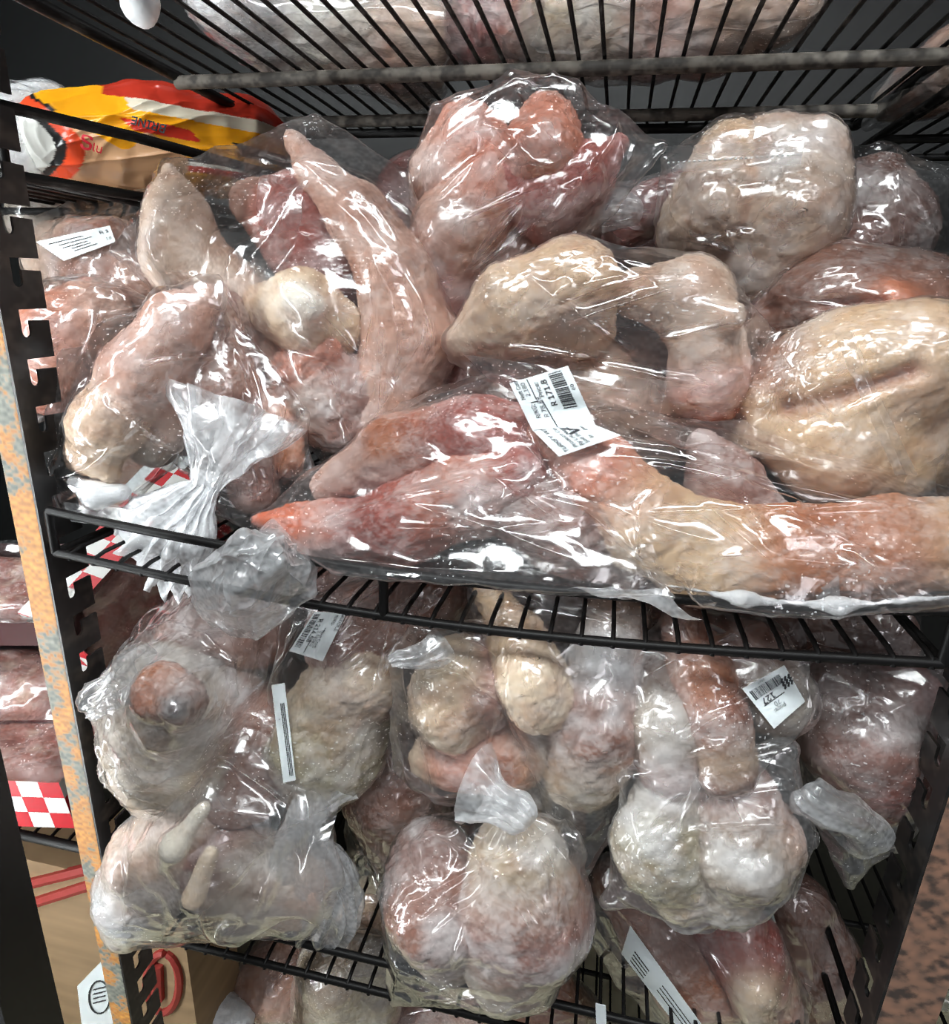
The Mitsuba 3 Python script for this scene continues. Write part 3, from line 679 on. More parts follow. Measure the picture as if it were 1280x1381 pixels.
kR, sR = bag('bagged_turkey', 'tied bag of olive-grey meat with a price label and a knot hanging below', 0.07, [
    ('thigh', [[(460, 940, 62, .01, 'beige'), (440, 1000, 74, 0, 'olive'), (425, 1050, 44, 0, 'beige')], [(500, 920, 44, .0, 'knuckle')]], 'beige', dict(frost=.7, bsdf='meat_frosted', amp=.008)),
    ('thigh', [[(470, 860, 60, .04, 'mauve'), (540, 830, 60, .06, 'brown'), (590, 800, 40, .06)]], 'brown', dict(frost=.35)),
], [(385, 815, 4, .01), (600, 770, 6, .07), (535, 905, 5), (368, 960, 5), (418, 1098, 10, -.01), (480, 1060, 5), (372, 1040, 4)], wr=.006, n=50, knots=[(415, 1098, -.01, 15, .005)])
gather(kR + '__knot', [(440, 1050, 50, -.03), (418, 1088, 24, -.045), (408, 1106, 22, -.05), (408, 1130, 30, -.05), (418, 1180, 52, -.05), (425, 1225, 56, -.05), (415, 1258, 40, -.045)], 0.06, 'film_white', pleats=13, pa=.4, flat=.45, nu=60, nt=130)
kT, sT = bag('bagged_turkey', 'clear bag of two beige and orange stumps in the middle of the lower heap', 0.03, [
    ('joint', [[(610, 910, 48, 0, 'beige'), (610, 950, 48, 0, 'knuckle'), (650, 930, 52, .01, 'mauve'), (685, 890, 34, .02, 'red')]], 'knuckle', dict(frost=.4, amp=.008)),
    ('joint', [[(585, 1025, 32, 0, 'fat'), (620, 1020, 42, 0, 'coral'), (680, 1015, 44, .01, 'rust'), (725, 1010, 36, .02, 'beige')]], 'coral', dict(frost=.4)),
], [(530, 885, 4), (560, 848, 4), (660, 852, 6), (528, 960, 5), (545, 1035, 5), (590, 1075, 4), (690, 1092, 6), (738, 1065, 5), (700, 930, 5)], wr=.006, n=50)
gather(kT + '__knot', [(640, 1060, 60, -.04), (680, 1085, 26, -.05), (700, 1098, 24, -.05), (712, 1108, 10, -.05)], 0.03, 'film_white', pleats=9, pa=.25, flat=.6, nu=28, nt=70)
gather(kT + '__ear', [(600, 870, 24, -.02), (565, 888, 16, -.04), (540, 890, 14, -.05), (526, 894, 8, -.05)], 0.03, 'film_white', pleats=6, pa=.3, nu=24, nt=60)
kU, sU = bag('bagged_drumsticks', 'long clear pointed bag of two frosty drumsticks, ends down', 0.05, [
    ('drumstick', [[(660, 800, 22, .02, 'skin'), (695, 860, 30, .0, 'skin'), (715, 915, 42, -.02, 'fat'), (728, 945, 44, -.025, 'fat')]], 'skin', dict(frost=.3, pimple=.006, amp=.003)),
    ('drumstick', [[(830, 830, 40, .04, 'pale'), (818, 890, 50, .02, 'ice'), (805, 960, 62, 0, 'brown'), (790, 1030, 60, 0, 'beige')]], 'pale', dict(frost=.9, bsdf='meat_frosted', amp=.007)),
], [(640, 785, 4, .03), (690, 780, 4, .04), (868, 820, 6, .03), (862, 1000, 5, .01), (852, 1090, 5), (782, 1180, 3, -.02), (745, 1090, 4, -.02), (690, 990, 4)], wr=.005, n=50)
kV, sV = bag('bagged_turkey', 'clear bag of brownish meat behind the hanging knot', 0.14, [
    ('thigh', [[(530, 980, 56, .02, 'cocoa'), (540, 1060, 72, 0, 'brown'), (560, 1120, 66, 0, 'grey')]], 'brown', dict(frost=.5, amp=.007)),
], [(470, 1050, 5), (625, 1060, 5), (475, 1190, 4), (560, 1215, 4), (620, 1130, 5), (520, 920, 6)], wr=.007, n=44)
kW, sW = bag('bagged_turkey', 'full clear bag of frosted pinkish meat hanging over the middle of the lower rail', 0.0, [
    ('thigh', [[(580, 1170, 56, .02, 'mauve'), (590, 1220, 66, 0, 'brown'), (600, 1270, 50, .0, 'grey')], [(648, 1230, 60, .01, 'brown')]], 'mauve', dict(frost=.7, bsdf='meat_frosted', amp=.008)),
    ('thigh', [[(700, 1160, 66, .01, 'beige'), (705, 1220, 84, 0, 'mauve'), (690, 1280, 70, 0, 'grey')]], 'pink', dict(frost=.8, bsdf='meat_frosted', amp=.007)),
], [(515, 1205, 4), (522, 1290, 4), (532, 1352, 3), (690, 1342, 6), (760, 1290, 6), (795, 1220, 5), (775, 1130, 5), (690, 1100, 8), (560, 1140, 5)], folds=[(690, 1110, 600, 1330), (692, 1110, 720, 1280), (700, 1110, 770, 1250), (680, 1110, 540, 1260), (530, 1340, 660, 1320)], wr=.006, n=52, knots=[(695, 1095, -.02, 19, .007)])
kX, sX = bag('bagged_drumsticks', 'clear bag of a reddish drumstick with a bloody cut end and a white label', 0.03, [
    ('drumstick', [[(925, 850, 34, .05, 'brown'), (945, 910, 38, .02, 'rust'), (962, 970, 40, 0, 'brown'), (978, 1025, 42, -.01, 'beige')], [(965, 1056, 15, -.03, 'blood'), (1002, 1050, 13, -.03, 'blood')]], 'red', dict(frost=.3, mottle=.8)),
    ('drumstick', [[(885, 900, 40, .05, 'cocoa'), (895, 970, 48, .01, 'grey'), (905, 1030, 48, 0, 'mauve')]], 'grey', dict(frost=.6, bsdf='meat_frosted')),
    ('thigh', [[(1010, 880, 50, .05, 'brown'), (1040, 940, 54, .03, 'grey')]], 'brown', dict(frost=.3)),
], [(862, 870, 6, .03), (862, 1010, 5), (875, 1068, 4), (890, 1085, 4, -.01), (1080, 895, 6, .02), (1092, 960, 6, .01), (1050, 1005, 5), (1005, 1050, 4, -.01)], wr=.006, n=48)
kX2, sX2 = bag('bagged_turkey', 'square clear bag of two frosted beige pieces under the bloody drumstick', 0.005, [
    ('thigh', [[(895, 1080, 46, .02, 'grey'), (890, 1140, 56, 0, 'olive'), (920, 1190, 48, 0, 'beige')]], 'beige', dict(frost=.8, bsdf='meat_frosted', amp=.008)),
    ('thigh', [[(990, 1080, 54, .02, 'mauve'), (1000, 1140, 62, 0, 'grey'), (980, 1190, 46, 0, 'grey'), (1040, 1130, 36, 0, 'pink')], [(945, 1135, 56, .01, 'beige')]], 'grey', dict(frost=.7, bsdf='meat_frosted', amp=.008)),
], [(846, 1050, 5), (842, 1150, 5), (818, 1216, 3), (880, 1215, 5), (985, 1244, 5), (1070, 1205, 5), (1089, 1130, 5), (1065, 1015, 6, .02), (870, 1010, 6, .03)], folds=[(900, 1120, 1060, 1100), (850, 1190, 980, 1240), (960, 1060, 970, 1230), (880, 1100, 880, 1190)], wr=.006, n=48, film='film_frosty')
kY, sY = bag('bagged_turkey', 'bag of bright pink-red meat with a twisted white neck, beside the right upright', 0.09, [
    ('breast', [[(1120, 940, 62, .02, 'cocoa'), (1160, 990, 74, 0, 'mauve'), (1180, 1035, 64, 0, 'red'), (1160, 1070, 44, 0, 'pink')], [(1210, 940, 50, .02, 'red')]], 'pink', dict(frost=.4, mottle=.8)),
], [(1085, 890, 5, .02), (1265, 905, 5), (1250, 990, 4), (1205, 1140, 4), (1147, 1192, 4), (1098, 1100, 5), (1075, 990, 6)], wr=.006, n=46, film='film_frosty')
gather(kY + '__neck', [(1170, 1130, 34, -.06), (1150, 1105, 26, -.075), (1115, 1090, 26, -.08), (1090, 1075, 28, -.08), (1078, 1062, 14, -.075)], 0.09, 'film_white', pleats=7, pa=.2, flat=.75, nu=34, nt=70)
kZ, sZ = bag('bagged_turkey_necks', 'long clear bag of red-brown necks slanting down, with a white label strip', 0.10, [
    ('neck', [[(830, 1190, 34, .02, 'brown'), (890, 1260, 44, .0), (940, 1330, 52, 0, 'rust'), (985, 1400, 52, 0, 'brown')]], 'brown', dict(frost=.2)),
    ('neck', [[(960, 1230, 44, .02, 'red'), (1000, 1280, 46, .0, 'red'), (1025, 1340, 50, .0, 'pink'), (1035, 1400, 40)], [(1018, 1335, 26, -.04, 'fat'), (1015, 1355, 24, -.04, 'fat')]], 'red', dict(frost=.25)),
], [(790, 1205, 4), (800, 1262, 4), (1010, 1215, 5), (1055, 1320, 5), (1062, 1410, 5), (900, 1410, 5), (860, 1330, 4)], wr=.006, n=48)
kAA, sAA = bag('bagged_meat', 'flat vacuum pack of dark pink meat standing low behind the right end', 0.22, [
    ('slab', [[(1075, 1220, 40), (1095, 1290, 54), (1105, 1370, 54)]], 'brown', dict(frost=.2, mottle=.5)),
], [(1050, 1190, 4), (1090, 1200, 4), (1150, 1340, 4), (1140, 1400, 5), (1050, 1400, 5)], wr=.006, n=36)
for q, (lab, y, ch, ex) in enumerate([
        ('dusky bag of meat behind the labelled olive-grey bag, under the upper wires', .20, [(470, 790, 56), (540, 800, 60, 0, 'mauve')], [(400, 790, 6), (600, 780, 6), (500, 880, 8)]),
        ('clear-topped bag of grey-pink meat under the middle of the upper wires', .20, [(640, 800, 50), (720, 830, 60, 0, 'cocoa'), (790, 830, 50)], [(620, 770, 5), (850, 800, 6), (700, 900, 8)]),
        ('dark pink bag of meat under the upper wires, right of the middle', .18, [(870, 840, 56, 0, 'cocoa'), (950, 850, 60), (1030, 855, 60)], [(830, 820, 6), (1090, 830, 6), (950, 920, 8)]),
        ('brownish pack of meat under the right end of the upper wires', .19, [(1090, 850, 60), (1170, 860, 60, 0, 'cocoa')], [(1050, 820, 6), (1230, 820, 6), (1150, 930, 8)])]):
    bag('bagged_turkey', lab, y, [('thigh', [ch], 'mauve' if q != 3 else 'brown', dict(frost=.3, h=.005))], ex, wr=.007, n=34)
# ------------------------------------------------------------------ stickers: paper and print laid on a surface
def sticker(key, surf, quad, items, n=14, lift=0.0016, paper='paper', ink='ink', smoothing=2):
    """quad: pixel corners in reading order (top-left, top-right, bottom-right, bottom-left); the paper lies on the surface found there"""
    v, F = surf
    q = A(quad, float)
    rel = v - EYE; zc = rel @ W_; pp = np.stack([640 + F_PX * (rel @ R_) / zc, 690.5 + F_PX * (rel @ D_) / zc], 1)
    lo, hi = q.min(0) - 6, q.max(0) + 6
    fp = pp[F]; sel = (fp.max(1) > lo).all(1) & (fp.min(1) < hi).all(1)
    t0 = v[F[sel]]; a, e1, e2 = t0[:, 0], t0[:, 1] - t0[:, 0], t0[:, 2] - t0[:, 0]
    g = np.linspace(0, 1, n); Ug, Vg = np.meshgrid(g, g, indexing='ij')
    px = q[0] * ((1 - Ug) * (1 - Vg))[..., None] + q[1] * (Ug * (1 - Vg))[..., None] + q[2] * (Ug * Vg)[..., None] + q[3] * ((1 - Ug) * Vg)[..., None]
    d = R_ * ((px[..., :1] - 640) / F_PX) + D_ * ((px[..., 1:] - 690.5) / F_PX) + W_
    dep = np.full((n, n), np.nan)
    for i in range(n):
        for j in range(n):
            dd = d[i, j]; h = np.cross(dd, e2); det = (e1 * h).sum(1); det = np.where(np.abs(det) < 1e-14, 1e-14, det)
            s_ = EYE - a; u = (s_ * h).sum(1) / det; qq = np.cross(s_, e1); w = qq @ dd / det; t = (e2 * qq).sum(1) / det
            ok = (u >= -1e-6) & (w >= -1e-6) & (u + w <= 1 + 1e-6) & (t > 0)
            if ok.any():
                dep[i, j] = t[ok].min()
    med = np.nanmedian(dep); dep = np.where(np.isnan(dep), med, dep); dep = np.clip(dep, med - 0.03, med + 0.03)
    raw = dep.copy()
    for k in range(smoothing * 4):
        p_ = np.pad(dep, 1, mode='edge'); dep = (p_[:-2, 1:-1] + p_[2:, 1:-1] + p_[1:-1, :-2] + p_[1:-1, 2:] + 2 * dep) / 6
    dep = dep - max((dep - raw).max() * 0.8, 0) - lift
    P = EYE + d * dep[..., None]
    Wm, Hm = np.linalg.norm(P[-1, n // 2] - P[0, n // 2]), np.linalg.norm(P[n // 2, -1] - P[n // 2, 0])

    def at(u, w, up=0.0):
        u = np.clip(np.asarray(u, float), -0.02, 1.02) * (n - 1); w = np.clip(np.asarray(w, float), -0.02, 1.02) * (n - 1)
        i, j = np.clip(u.astype(int), 0, n - 2), np.clip(w.astype(int), 0, n - 2); a_, b_ = (u - i)[:, None], (w - j)[:, None]
        X = P[i, j] * (1 - a_) * (1 - b_) + P[i + 1, j] * a_ * (1 - b_) + P[i + 1, j + 1] * a_ * b_ + P[i, j + 1] * (1 - a_) * b_
        return X + (EYE - X) / np.linalg.norm(EYE - X, axis=1, keepdims=True) * np.reshape(up, (-1, 1))
    I, J = np.meshgrid(np.arange(n - 1), np.arange(n - 1), indexing='ij'); b0 = (I * n + J).ravel()
    if paper:
        put(key, (P.reshape(-1, 3), np.stack([b0, b0 + n, b0 + n + 1, b0 + 1], 1)), paper, True)
    bars, text = [], []
    for it in items:
        if it[0] == 'text':
            _, st, u0, v0, hh, *bold = it
            m = meshkit.text_mesh(st, hh * Hm, 0.0001, bool(bold)); x = np.array(m.vertices)
            text.append((at(u0 + x[:, 0] / Wm, v0 - x[:, 1] / Hm, 0.0005 + x[:, 2]), np.array(m.faces)))
        elif it[0] == 'bars':
            _, u0, v0, u1, v1, sd = it; r = np.random.RandomState(sd); u = u0
            while u < u1:
                w = r.choice([0.010, 0.010, 0.018, 0.026]); k = np.linspace(v0, v1, 5)
                uu = np.concatenate([np.full(5, u), np.full(5, u + w)]); vv = np.concatenate([k, k]); ii = np.arange(4)
                bars.append((at(uu, vv, 0.0005), np.stack([ii, ii + 1, ii + 6, ii + 5], 1))); u += w + r.choice([0.012, 0.016, 0.024])
        elif it[0] == 'line':
            _, u0, v0, u1, v1, wd = it
            k = np.linspace(0, 1, 7); du, dv = u1 - u0, v1 - v0; L = math.hypot(du * Wm, dv * Hm); nx, ny_ = -dv * Hm / L * wd / Wm, du * Wm / L * wd / Hm
            uu = np.concatenate([u0 + du * k, u0 + du * k + nx]); vv = np.concatenate([v0 + dv * k, v0 + dv * k + ny_]); ii = np.arange(6)
            text.append((at(uu, vv, 0.0005), np.stack([ii, ii + 1, ii + 8, ii + 7], 1)))
    base = key if key.count('__') == 1 else key.rsplit('__', 1)[0]
    if text:
        put(base + '__lettering' if base == key else key + '_lettering', join(text), ink)
    if bars:
        put(base + '__barcode' if base == key else key + '_barcode', join(bars), ink)
    return at


def dash(u0, u1, v, wd=0.0011):
    return ('line', u0, v, u1, v, wd)


sticker(kH + '__price_label', sO, [(718, 580), (687, 517), (766, 493), (803, 573)], [
    ('text', 'Nett Cont.', .62, .13, .065), ('text', '2.180', .66, .23, .07), ('text', 'R/KG:', .22, .23, .075), ('text', 'R 78.89', .22, .36, .075),
    ('text', 'Price:', .60, .43, .075), ('text', 'R 171.8', .40, .57, .092, True), ('bars', .33, .64, .97, .86, 4), ('text', '60', .60, .95, .06), ('line', .02, .40, .55, .36, .0008), ('line', .55, .18, .55, .30, .0008), ('line', .58, .28, .98, .28, .0008)], lift=.004)
sticker(kH + '__price_label_001', sO, [(754, 616), (718, 580), (803, 573), (838, 587)], [
    ('text', 'TURKEY WINGS', .06, .2, .066), ('text', 'Product Code', .12, .37, .065), ('text', 'By Lot Number', .12, .47, .065), ('text', 'Sell Before', .15, .57, .065), ('text', 'V', .62, .66, .20, True), ('text', 'By', .3, .7, .06), ('text', 'Best', .74, .78, .06)], lift=.006)
labels[kH + '__price_label'] = {'label': 'white price label reading R 171.8'}
labels[kH + '__price_label_001'] = {'label': 'folded flap of the label reading TURKEY WINGS'}
sticker(kR + '__price_label', sR, [(468, 826), (435, 892), (390, 878), (424, 825)], [
    ('text', 'MIDDLE', .02, .12, .10), ('text', 'R/KG:', .06, .30, .09), ('text', 'Nett Cont.', .40, .45, .09), ('text', '1.980KG', .42, .56, .09), ('text', 'R 214.58', .16, .72, .13, True), ('bars', .06, .77, .86, .95, 9), ('line', .35, .38, .45, .38, .0008), ('line', .62, .60, .95, .60, .0008)], lift=.003)
sticker(kR + '__side_label', sR, [(366, 924), (384, 921), (399, 1052), (382, 1056)], [dash(.25, .32, .35)] + [('line', .55 + .12 * k, .2, .62 + .12 * k, .95, .0012) for k in range(3)], lift=.003)
sticker(kX + '__price_label', sX, [(1086, 946), (1044, 983), (1001, 929), (1058, 897)], [
    ('text', 'Price:', .42, .30, .09), ('text', '70', .48, .42, .1), ('text', '127', .5, .62, .13, True), ('line', .3, .46, .85, .46, .0008), ('bars', .2, .66, .9, .88, 3), ('text', '0127', .5, .97, .05)] + [('line', .05 + .09 * (k % 3), .50 + .08 * (k // 3), .09 + .09 * (k % 3), .53 + .08 * (k // 3), .004) for k in range(9)], lift=.003)
sticker(kB + '__price_label', sB, [(48, 326), (148, 304), (156, 326), (86, 352)], [('text', 'R 1', .82, .35, .16, True), ('text', '18', .86, .75, .14), dash(.1, .6, .2), dash(.2, .7, .35), dash(.2, .6, .5), dash(.3, .62, .62), dash(.3, .7, .75)], lift=.004, smoothing=4)
sticker(kZ + '__label', sZ, [(838, 1286), (850, 1248), (960, 1400), (925, 1400)], [('line', .15 + .12 * k, .12, .15 + .12 * k, .32, .0018) for k in range(4)] + [('line', .3 + .15 * k, .48, .3 + .15 * k, .9, .0016) for k in range(3)], lift=.003)
sticker(kAA + '__label', sAA, [(1022, 1238), (1040, 1222), (1068, 1318), (1050, 1330)], [('line', .2 + .2 * k, .1, .2 + .2 * k, .85, .0012) for k in range(4)], lift=.003)

# ------------------------------------------------------------------ neighbouring bays, under and over
key = shelf(0.335, -0.86, -0.03, 0.06, 0.50, 'black wire shelf of the left bay holding the yellow printed pack', fence=0.055, bars=(0.26,))
put(key + '__side_fence', tube([(-0.03, 0.06, 0.39), (0.02, 0.17, 0.388), (0.075, 0.34, 0.384), (0.075, 0.5, 0.384)], 0.005), 'wire_black', 40)
put(key + '__side_rail_002', tube([(-0.03, 0.06, 0.335), (0.0, 0.16, 0.335), (0.06, 0.34, 0.335), (0.06, 0.5, 0.335)], 0.005), 'wire_black', 40)
shelf(-0.43, -0.86, -0.045, 0.05, 0.50, 'wire shelf of the left bay under the checkered meat trays', fence=0.0, bars=(0.26,), rail=0.006)
shelf(0.438, 0.79, 1.70, 0.05, 0.56, 'black wire shelf of the right bay seen from below', fence=0.03)
shelf(-0.52, 0.835, 1.70, 0.06, 0.52, 'black wire shelf low in the right bay', fence=0.05, side_fence=True)
shelf(-0.93, 0.03, 0.772, 0.02, 0.55, 'bottom wire shelf over the pale freezer floor', fence=0.0)

# printed yellow pack
YA, YB = U(60, 205, .20), U(330, 190, .42)


def yellow_print(v, c):
    ax = (YB - YA) / np.linalg.norm(YB - YA); s_ = (v - YA) @ ax / np.linalg.norm(YB - YA); z = v[:, 2] - c[2]
    s_ = s_ + 0.05 * np.sin(z * 60)
    out = np.tile(A(S([236, 160, 26])), (len(v), 1))
    out[(s_ < 0.10)] = S([20, 16, 18]); out[(s_ > 0.015) & (s_ < 0.08)] = S([216, 74, 40]); out[s_ < -0.02] = S([190, 190, 184])
    low = (z < -0.012 + 0.01 * np.sin(s_ * 20)) & (s_ > 0.08) & (s_ < 0.5); out[low] = S([206, 160, 120])
    top = (z > 0.02) & (s_ > 0.42); out[top] = S([206, 196, 176]); out[(z > 0.034) & (s_ > 0.35)] = S([168, 48, 34])
    out[(np.abs(z - 0.004) < 0.006) & (s_ > 0.34) & (s_ < 0.62)] = S([204, 52, 36])
    for k, (cc, a0, a1) in enumerate([([204, 60, 40], -.034, -.028), ([240, 236, 226], -.028, -.024), ([30, 22, 24], -.024, -.020)]):
        out[(z > a0) & (z < a1) & (s_ > 0.5)] = S(cc)
    out[(z > -.010) & (z < .004) & (s_ > 0.78)] = S([28, 22, 22])
    return np.clip(out, 0.01, 0.9)


scene['printed_film'] = {'type': 'twosided', 'b': {'type': 'principled', 'base_color': VC, 'roughness': 0.22, 'specular': 0.6}}
kYel = num('printed_pack'); tag(kYel, 'yellow printed pack with black and red bands on the left bay shelf', 'printed pack')
sYel = wrap(kYel + '__film', [(U(85, 192, .24), U(200, 190, .32), .048, .062), (U(200, 190, .32), U(330, 195, .42), .062, .058)], np.zeros((0, 3)), np.zeros((0, 3)), [(40, 200, 6, .0), (60, 245, 6, 0), (85, 140, 6, .02), (340, 165, 8, .15), (340, 225, 8, .15)], .22, 'printed_film', wr=.005, n=56, colour=yellow_print)
sticker(kYel + '__print', sYel, [(224, 182), (148, 160), (150, 148), (228, 168)], [('text', 'BRINE', .02, .9, .8, True)], paper=None)
sticker(kYel + '__script', sYel, [(108, 180), (165, 196), (160, 214), (106, 200)], [('text', 'S', .0, .95, 1.0, True), ('text', 'lu', .32, .95, .6)], paper=None, ink='red_ink')
kWp = bag('frosted_pack', 'white frosty pack beside the yellow printed pack, behind the left upright', .22, [('slab', [[(20, 190, 60, 0), (60, 160, 44, .06)]], 'ice', dict(mottle=.1, h=.005))], [(-20, 140, 5), (10, 240, 5), (80, 130, 5, .05)], cat='frozen pack', n=30)
kLb = bag('frosted_pack', 'pale frosted pack at the left under the yellow pack and its rails', .30, [('slab', [[(60, 300, 44, 0), (140, 280, 40, .04)]], 'grey', dict(mottle=.3, h=.005))], [(10, 265, 5), (200, 265, 5, .05), (150, 320, 5)], cat='frozen pack', n=30)

# checkered trays
scene['checker_card'] = principled(mikit.proc(lambda p, n, uv: mikit.mix(S([206, 206, 202]), S([182, 36, 44]), dr.select(dr.abs((dr.floor(uv.x) + dr.floor(uv.y)) * 0.5 - dr.floor((dr.floor(uv.x) + dr.floor(uv.y)) * 0.5)) > 0.25, 1.0, 0.0))), 0.35)


def tray(name, label, c, ux, uy, uz, rows, cat='meat tray', group=None, meatcol='brown', card='checker_card'):
    """cardboard tray with a checkered rim, a meat slab and cling film over it; ux, uy, uz are half-axes"""
    key = num(name); tag(key, label, cat, group); c, ux, uy, uz = (A(x, float) for x in (c, ux, uy, uz))
    V, F, UV = [], [], []
    for a, b, d in ((ux, uz, -uy), (uy, uz, ux), (ux, uz, uy), (uy, uz, -ux)):
        o = len(V); La, Lb = np.linalg.norm(a), np.linalg.norm(b); k = Lb * 2 / rows
        for sa, sb in ((-1, -1), (1, -1), (1, 1), (-1, 1)):
            V.append(c + d + a * sa + b * sb); UV.append(((sa + 1) * La / k, (sb + 1) * Lb / k))
        F.append((o, o + 1, o + 2, o + 3))
    o = len(V); k = np.linalg.norm(uz) * 2 / rows
    for sa, sb in ((-1, -1), (1, -1), (1, 1), (-1, 1)):
        V.append(c - uz + ux * sa + uy * sb); UV.append(((sa + 1) * np.linalg.norm(ux) / k, (sb + 1) * np.linalg.norm(uy) / k))
    F.append((o, o + 1, o + 2, o + 3))
    put(key + '__tray', (A(V), A(F)), card, False, uv=A(UV))
    SEED[0] += 1; sd = SEED[0]; n = 40
    g = np.linspace(-1, 1, n); X, Y = np.meshgrid(g, g, indexing='ij'); X, Y = X.reshape(-1, 1), Y.reshape(-1, 1)
    edge = (1 - np.abs(X) ** 6) * (1 - np.abs(Y) ** 6)
    P0 = c + ux * X * .95 + uy * Y * .95
    hgt = edge[:, 0] * (1.0 + 0.5 * (nfbm(P0 * 30, 3, sd) - .5)) * 1.5 - .5
    P = P0 + uz * hgt[:, None]
    I, J = np.meshgrid(np.arange(n - 1), np.arange(n - 1), indexing='ij'); b0 = (I * n + J).ravel(); Fq = np.stack([b0, b0 + n, b0 + n + 1, b0 + 1], 1)
    m = nfbm(P0 * 40, 4, sd + 3)[:, None]
    col = A(PAL[meatcol]) * (1 - m) + A(PAL['red']) * m; col = col + (A(PAL['pale']) - col) * smooth01(.5, .7, nfbm(P0 * 70, 3, sd + 9))[:, None] * .6
    put(key + '__meat', (P, Fq), 'meat', True, color=np.clip(col, 0.01, .95))
    nn = uz / np.linalg.norm(uz)
    Pf = c + ux * X * 1.02 + uy * Y * 1.02 + uz * np.maximum(hgt[:, None], .9) + nn * (.006 + creases(P0, sd, .006, None, (10, 40)))[:, None]
    put(key + '__film', (Pf, Fq), 'film_clear', True)
    return key


scene['dark_tray'] = principled(S([70, 40, 42]), 0.4)
tray('meat_tray', 'film-wrapped meat tray with a red and white checkered rim, low at the left', U(34, 1020, .09), (.10, .02, 0), (-.02, .08, .0), (0, -.005, .038), 3)
tray('meat_tray', 'film-wrapped meat tray above the checkered one at the left edge', U(5, 925, .15), (.11, .03, 0), (-.01, .055, .03), (.0, -.015, .024), 3, card='dark_tray')
tray('meat_tray', 'dark meat tray under glossy film at the far left, the upper of three', U(5, 800, .15), (.11, .03, 0), (-.01, .055, .03), (.0, -.015, .024), 3, meatcol='cocoa', card='dark_tray')
tray('meat_tray', 'checkered meat tray standing on edge behind the round frosty bag', U(215, 800, .26), (.035, .10, .075), (-.018, -.05, .10), (.022, .006, -.01), 2, meatcol='mauve')
tray('meat_tray', 'olive-brown meat tray glimpsed through the left end of the upper wires', U(190, 650, .36), (.09, .02, 0), (0, .07, .03), (0, -.004, .008), 1, meatcol='olive', card='dark_tray')
tc, tx, ty = U(190, 650, .36), A([.09, .02, 0]), A([0, .07, .03])
sl = [tc + tx * u + ty * w + A([0, -.004, .030]) for u, w in ((.15, -.9), (.85, -.9), (.85, .3), (.15, .3))]
put('meat_tray_004__paper_slip', (A(sl), A([[0, 1, 2, 3]])), 'paper'); labels['meat_tray_004__paper_slip'] = {'label': 'white paper slip'}

# cardboard box under the left bay
scene['cardboard'] = principled(mikit.proc(lambda p, n, uv: mikit.mix(S([146, 120, 90]), S([120, 98, 72]), mikit.fbm(p.x * 12, p.y * 12, p.z * 60))), 0.7)
scene['box_red'] = principled(S([138, 44, 38]), 0.6)
kBox = num('cardboard_box'); tag(kBox, 'brown cardboard box with red printed marks low behind the rusty upright', 'box')
b1 = U(258, 1330, .10)
bx0, bx1, bz1 = b1[0] - .62, b1[0], U(40, 1160, .10)[2]
put(kBox + '__carton', box((bx0, .10, -1.018), (bx1, .21, bz1)), 'cardboard')
mk = []
for (x0, y0_, x1, y1_) in ((20, 1196, 118, 1172), (30, 1222, 125, 1192)):
    p0, p1 = U(x0, y0_, .098), U(x1, y1_, .098); mk.append(tube([p0, p1], .008, 6))
put(kBox + '__red_stripe', join(mk), 'box_red')
pts = [U(220 + 22 * math.cos(a), 1325 + 40 * math.sin(a), .098) for a in np.linspace(0, 2 * math.pi, 30)]
put(kBox + '__red_mark', join([tube(pts, .006, 6), tube([U(212, 1300, .098), U(214, 1345, .098)], .010, 6)]), 'box_red')
pq = [U(104, 1330, .0985), U(148, 1285, .0985), U(170, 1400, .0985), U(112, 1400, .0985)]
put(kBox + '__paper_label', (A(pq), A([[0, 1, 2, 3]])), 'paper')
put(kBox + '__paper_label__logo', join([tube([U(134 + 14 * math.cos(a), 1345 + 22 * math.sin(a), .097) for a in np.linspace(0, 2 * math.pi, 30)], .0012, 5)] + [tube([U(126, 1335 + 6 * k, .097), U(142, 1331 + 6 * k, .097)], .001, 5) for k in range(4)]), 'ink')

# bottom tier
bag('bagged_turkey', 'clear bag of pink meat on the bottom shelf, left of the frosted pale one', .24, [('thigh', [[(345, 1370, 50, 0, 'red'), (375, 1320, 52, 0, 'pink'), (400, 1280, 40, .03)]], 'pink', dict(frost=.4, h=.005))], [(318, 1390, 5), (340, 1290, 5), (430, 1260, 6, .03), (420, 1390, 5)], n=36)
bag('bagged_turkey', 'frosted pale bag of meat on the bottom shelf under the front rail', .22, [('thigh', [[(450, 1370, 56, 0, 'pale'), (460, 1310, 56, 0, 'beige'), (500, 1350, 44)]], 'pale', dict(frost=.8, h=.005, bsdf='meat_frosted'))], [(410, 1390, 5), (430, 1260, 5), (520, 1270, 6), (540, 1390, 5)], n=36, film='film_frosty')
bag('bagged_turkey', 'bag with yellow skin showing on the bottom shelf behind the wires', .32, [('thigh', [[(440, 1250, 36, 0, 'yellow'), (500, 1225, 40)], [(500, 1290, 50, 0, 'brown')]], 'yellow', dict(frost=.1, h=.005))], [(420, 1290, 5), (430, 1220, 5), (545, 1190, 5), (540, 1300, 5)], n=32)
bag('bagged_turkey', 'orange-brown bag on the bottom shelf under the hanging frosted bag', .25, [('thigh', [[(560, 1370, 50, 0, 'mauve'), (640, 1385, 50, 0, 'pink'), (730, 1340, 40, 0, 'rust'), (770, 1380, 44, 0, 'beige')]], 'rust', dict(frost=.3, h=.005))], [(520, 1390, 5), (700, 1300, 5), (810, 1370, 5)], n=34)
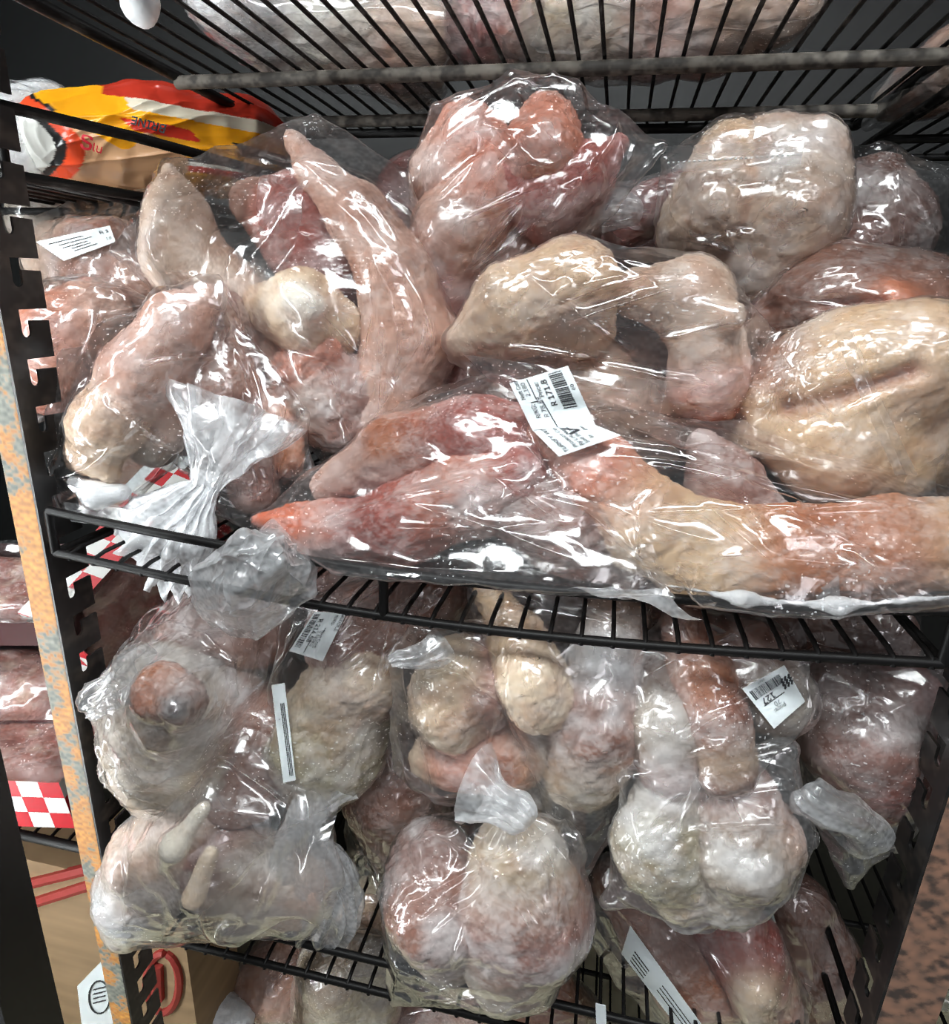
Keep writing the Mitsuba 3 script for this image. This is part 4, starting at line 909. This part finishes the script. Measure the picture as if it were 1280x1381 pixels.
kFr = num('frost_heap'); meat(kFr, [[(235, 1368, 24, 0), (280, 1362, 28), (320, 1375, 22)]], .16, 'snow', amp=.008, frost=.1, mottle=.1); tag(kFr, 'lump of white snow-like frost at the bottom left by the upright', 'frost lump')

# top shelf, seen from below through the wires


def over(px, py, r, c=None, z=.484):
    p = UZ(px, py, z + r); return (px, py, r / pxm(p), p[1], *([c] if c else []))


bag('frosted_pack', 'cream-white frosted pack on the overhead shelf, at the left', 0.0, [('slab', [[over(310, -10, .045, 'ice'), over(360, 30, .045, 'ice'), over(440, 20, .05, 'bone'), over(520, 40, .05, 'pink'), over(570, 40, .045, 'pale')], [over(560, 100, .04, 'pale'), over(520, 60, .04)]], 'bone', dict(frost=.7, h=.005, amp=.007))], [over(265, 10, .008), over(600, 20, .008), over(590, 120, .008), over(330, 75, .008)], cat='frozen pack', n=44, film='film_frosty', wr=.008)
bag('bagged_turkey', 'small glossy bag of dark red meat on the overhead shelf, in the middle', 0.0, [('thigh', [[over(640, 40, .035, 'deep'), over(690, 50, .035, 'brown')]], 'brown', dict(frost=.3, h=.005))], [over(610, -5, .006), over(720, -5, .006), over(730, 75, .006), over(620, 75, .006)], n=34, wr=.008)
bag('frosted_pack', 'long frosted mauve-pink pack on the overhead shelf, right of the middle', 0.0, [('slab', [[over(750, 30, .04, 'beige'), over(800, 35, .045, 'grey'), over(880, 30, .05, 'mauve'), over(970, 20, .05, 'pink'), over(1050, -5, .04, 'pale')]], 'mauve', dict(frost=.7, h=.005, amp=.007))], [over(730, 80, .008), over(1095, -5, .006), over(960, 75, .006), over(740, -20, .01)], cat='frozen pack', n=44, film='film_frosty', wr=.008)
kIc = num('ice_lump'); meat(kIc, [[(180, -10, 12, 0), (186, 8, 12), (192, 20, 8)], [(200, -4, 8)]], .03, 'ice', amp=.002, frost=0, mottle=0); tag(kIc, 'white lump of ice hanging at the overhead shelf, top left', 'ice lump')
bag('frosted_pack', 'pinkish frosted pack lying on the right bay shelf, upper right', 0.0, [('slab', [[over(1200, 140, .02, 'grey', .452), over(1240, 118, .03, 'mauve', .452), over(1290, 90, .035, 'pink', .452), over(1330, 70, .035, 'pale', .452)]], 'mauve', dict(frost=.6, h=.005))], [over(1172, 165, .005, None, .452), over(1300, 120, .006, None, .452), over(1340, 60, .006, None, .452)], cat='frozen pack', n=34)
bag('frosted_pack', 'white frosted pack in the right bay at the lower right corner', .12, [('slab', [[(1290, 1300, 26, 0, 'snow'), (1310, 1330, 26)]], 'snow', dict(h=.006))], [(1268, 1285, 4), (1272, 1350, 4), (1320, 1360, 5), (1320, 1270, 5)], cat='frozen pack', n=26)
kTab = num('price_tab'); e0, e1 = U(802, 1352, -.006), U(818, 1356, -.006)
pt = [U(803, 1354, -.006), U(817, 1357, -.006), U(819, 1400, -.006), U(805, 1400, -.006)]
V = A(pt + [p + A([0, .0012, 0]) for p in pt]); put(kTab, (V, A([[0, 1, 2, 3], [7, 6, 5, 4], [0, 4, 5, 1], [1, 5, 6, 2], [2, 6, 7, 3], [3, 7, 4, 0]])), 'paper'); tag(kTab, 'white plastic tab clipped to the rail of the lower shelf', 'price tab')

# parts that look different from the rest of their thing
for k in list(scene):
    for end, lab in (('__tail', 'white gathered plastic tail'), ('__knot', 'white twisted plastic knot'), ('__neck', 'white twisted plastic neck'), ('__ice_crust', 'crust of white frost'), ('__bone', 'pale bare bone'),
                     ('__stump', 'brown cut stump'), ('__seam', 'strip of clear film seam'), ('__flange', 'rust-stained front flange')):
        if k.endswith(end) and k not in labels:
            labels[k] = {'label': lab}
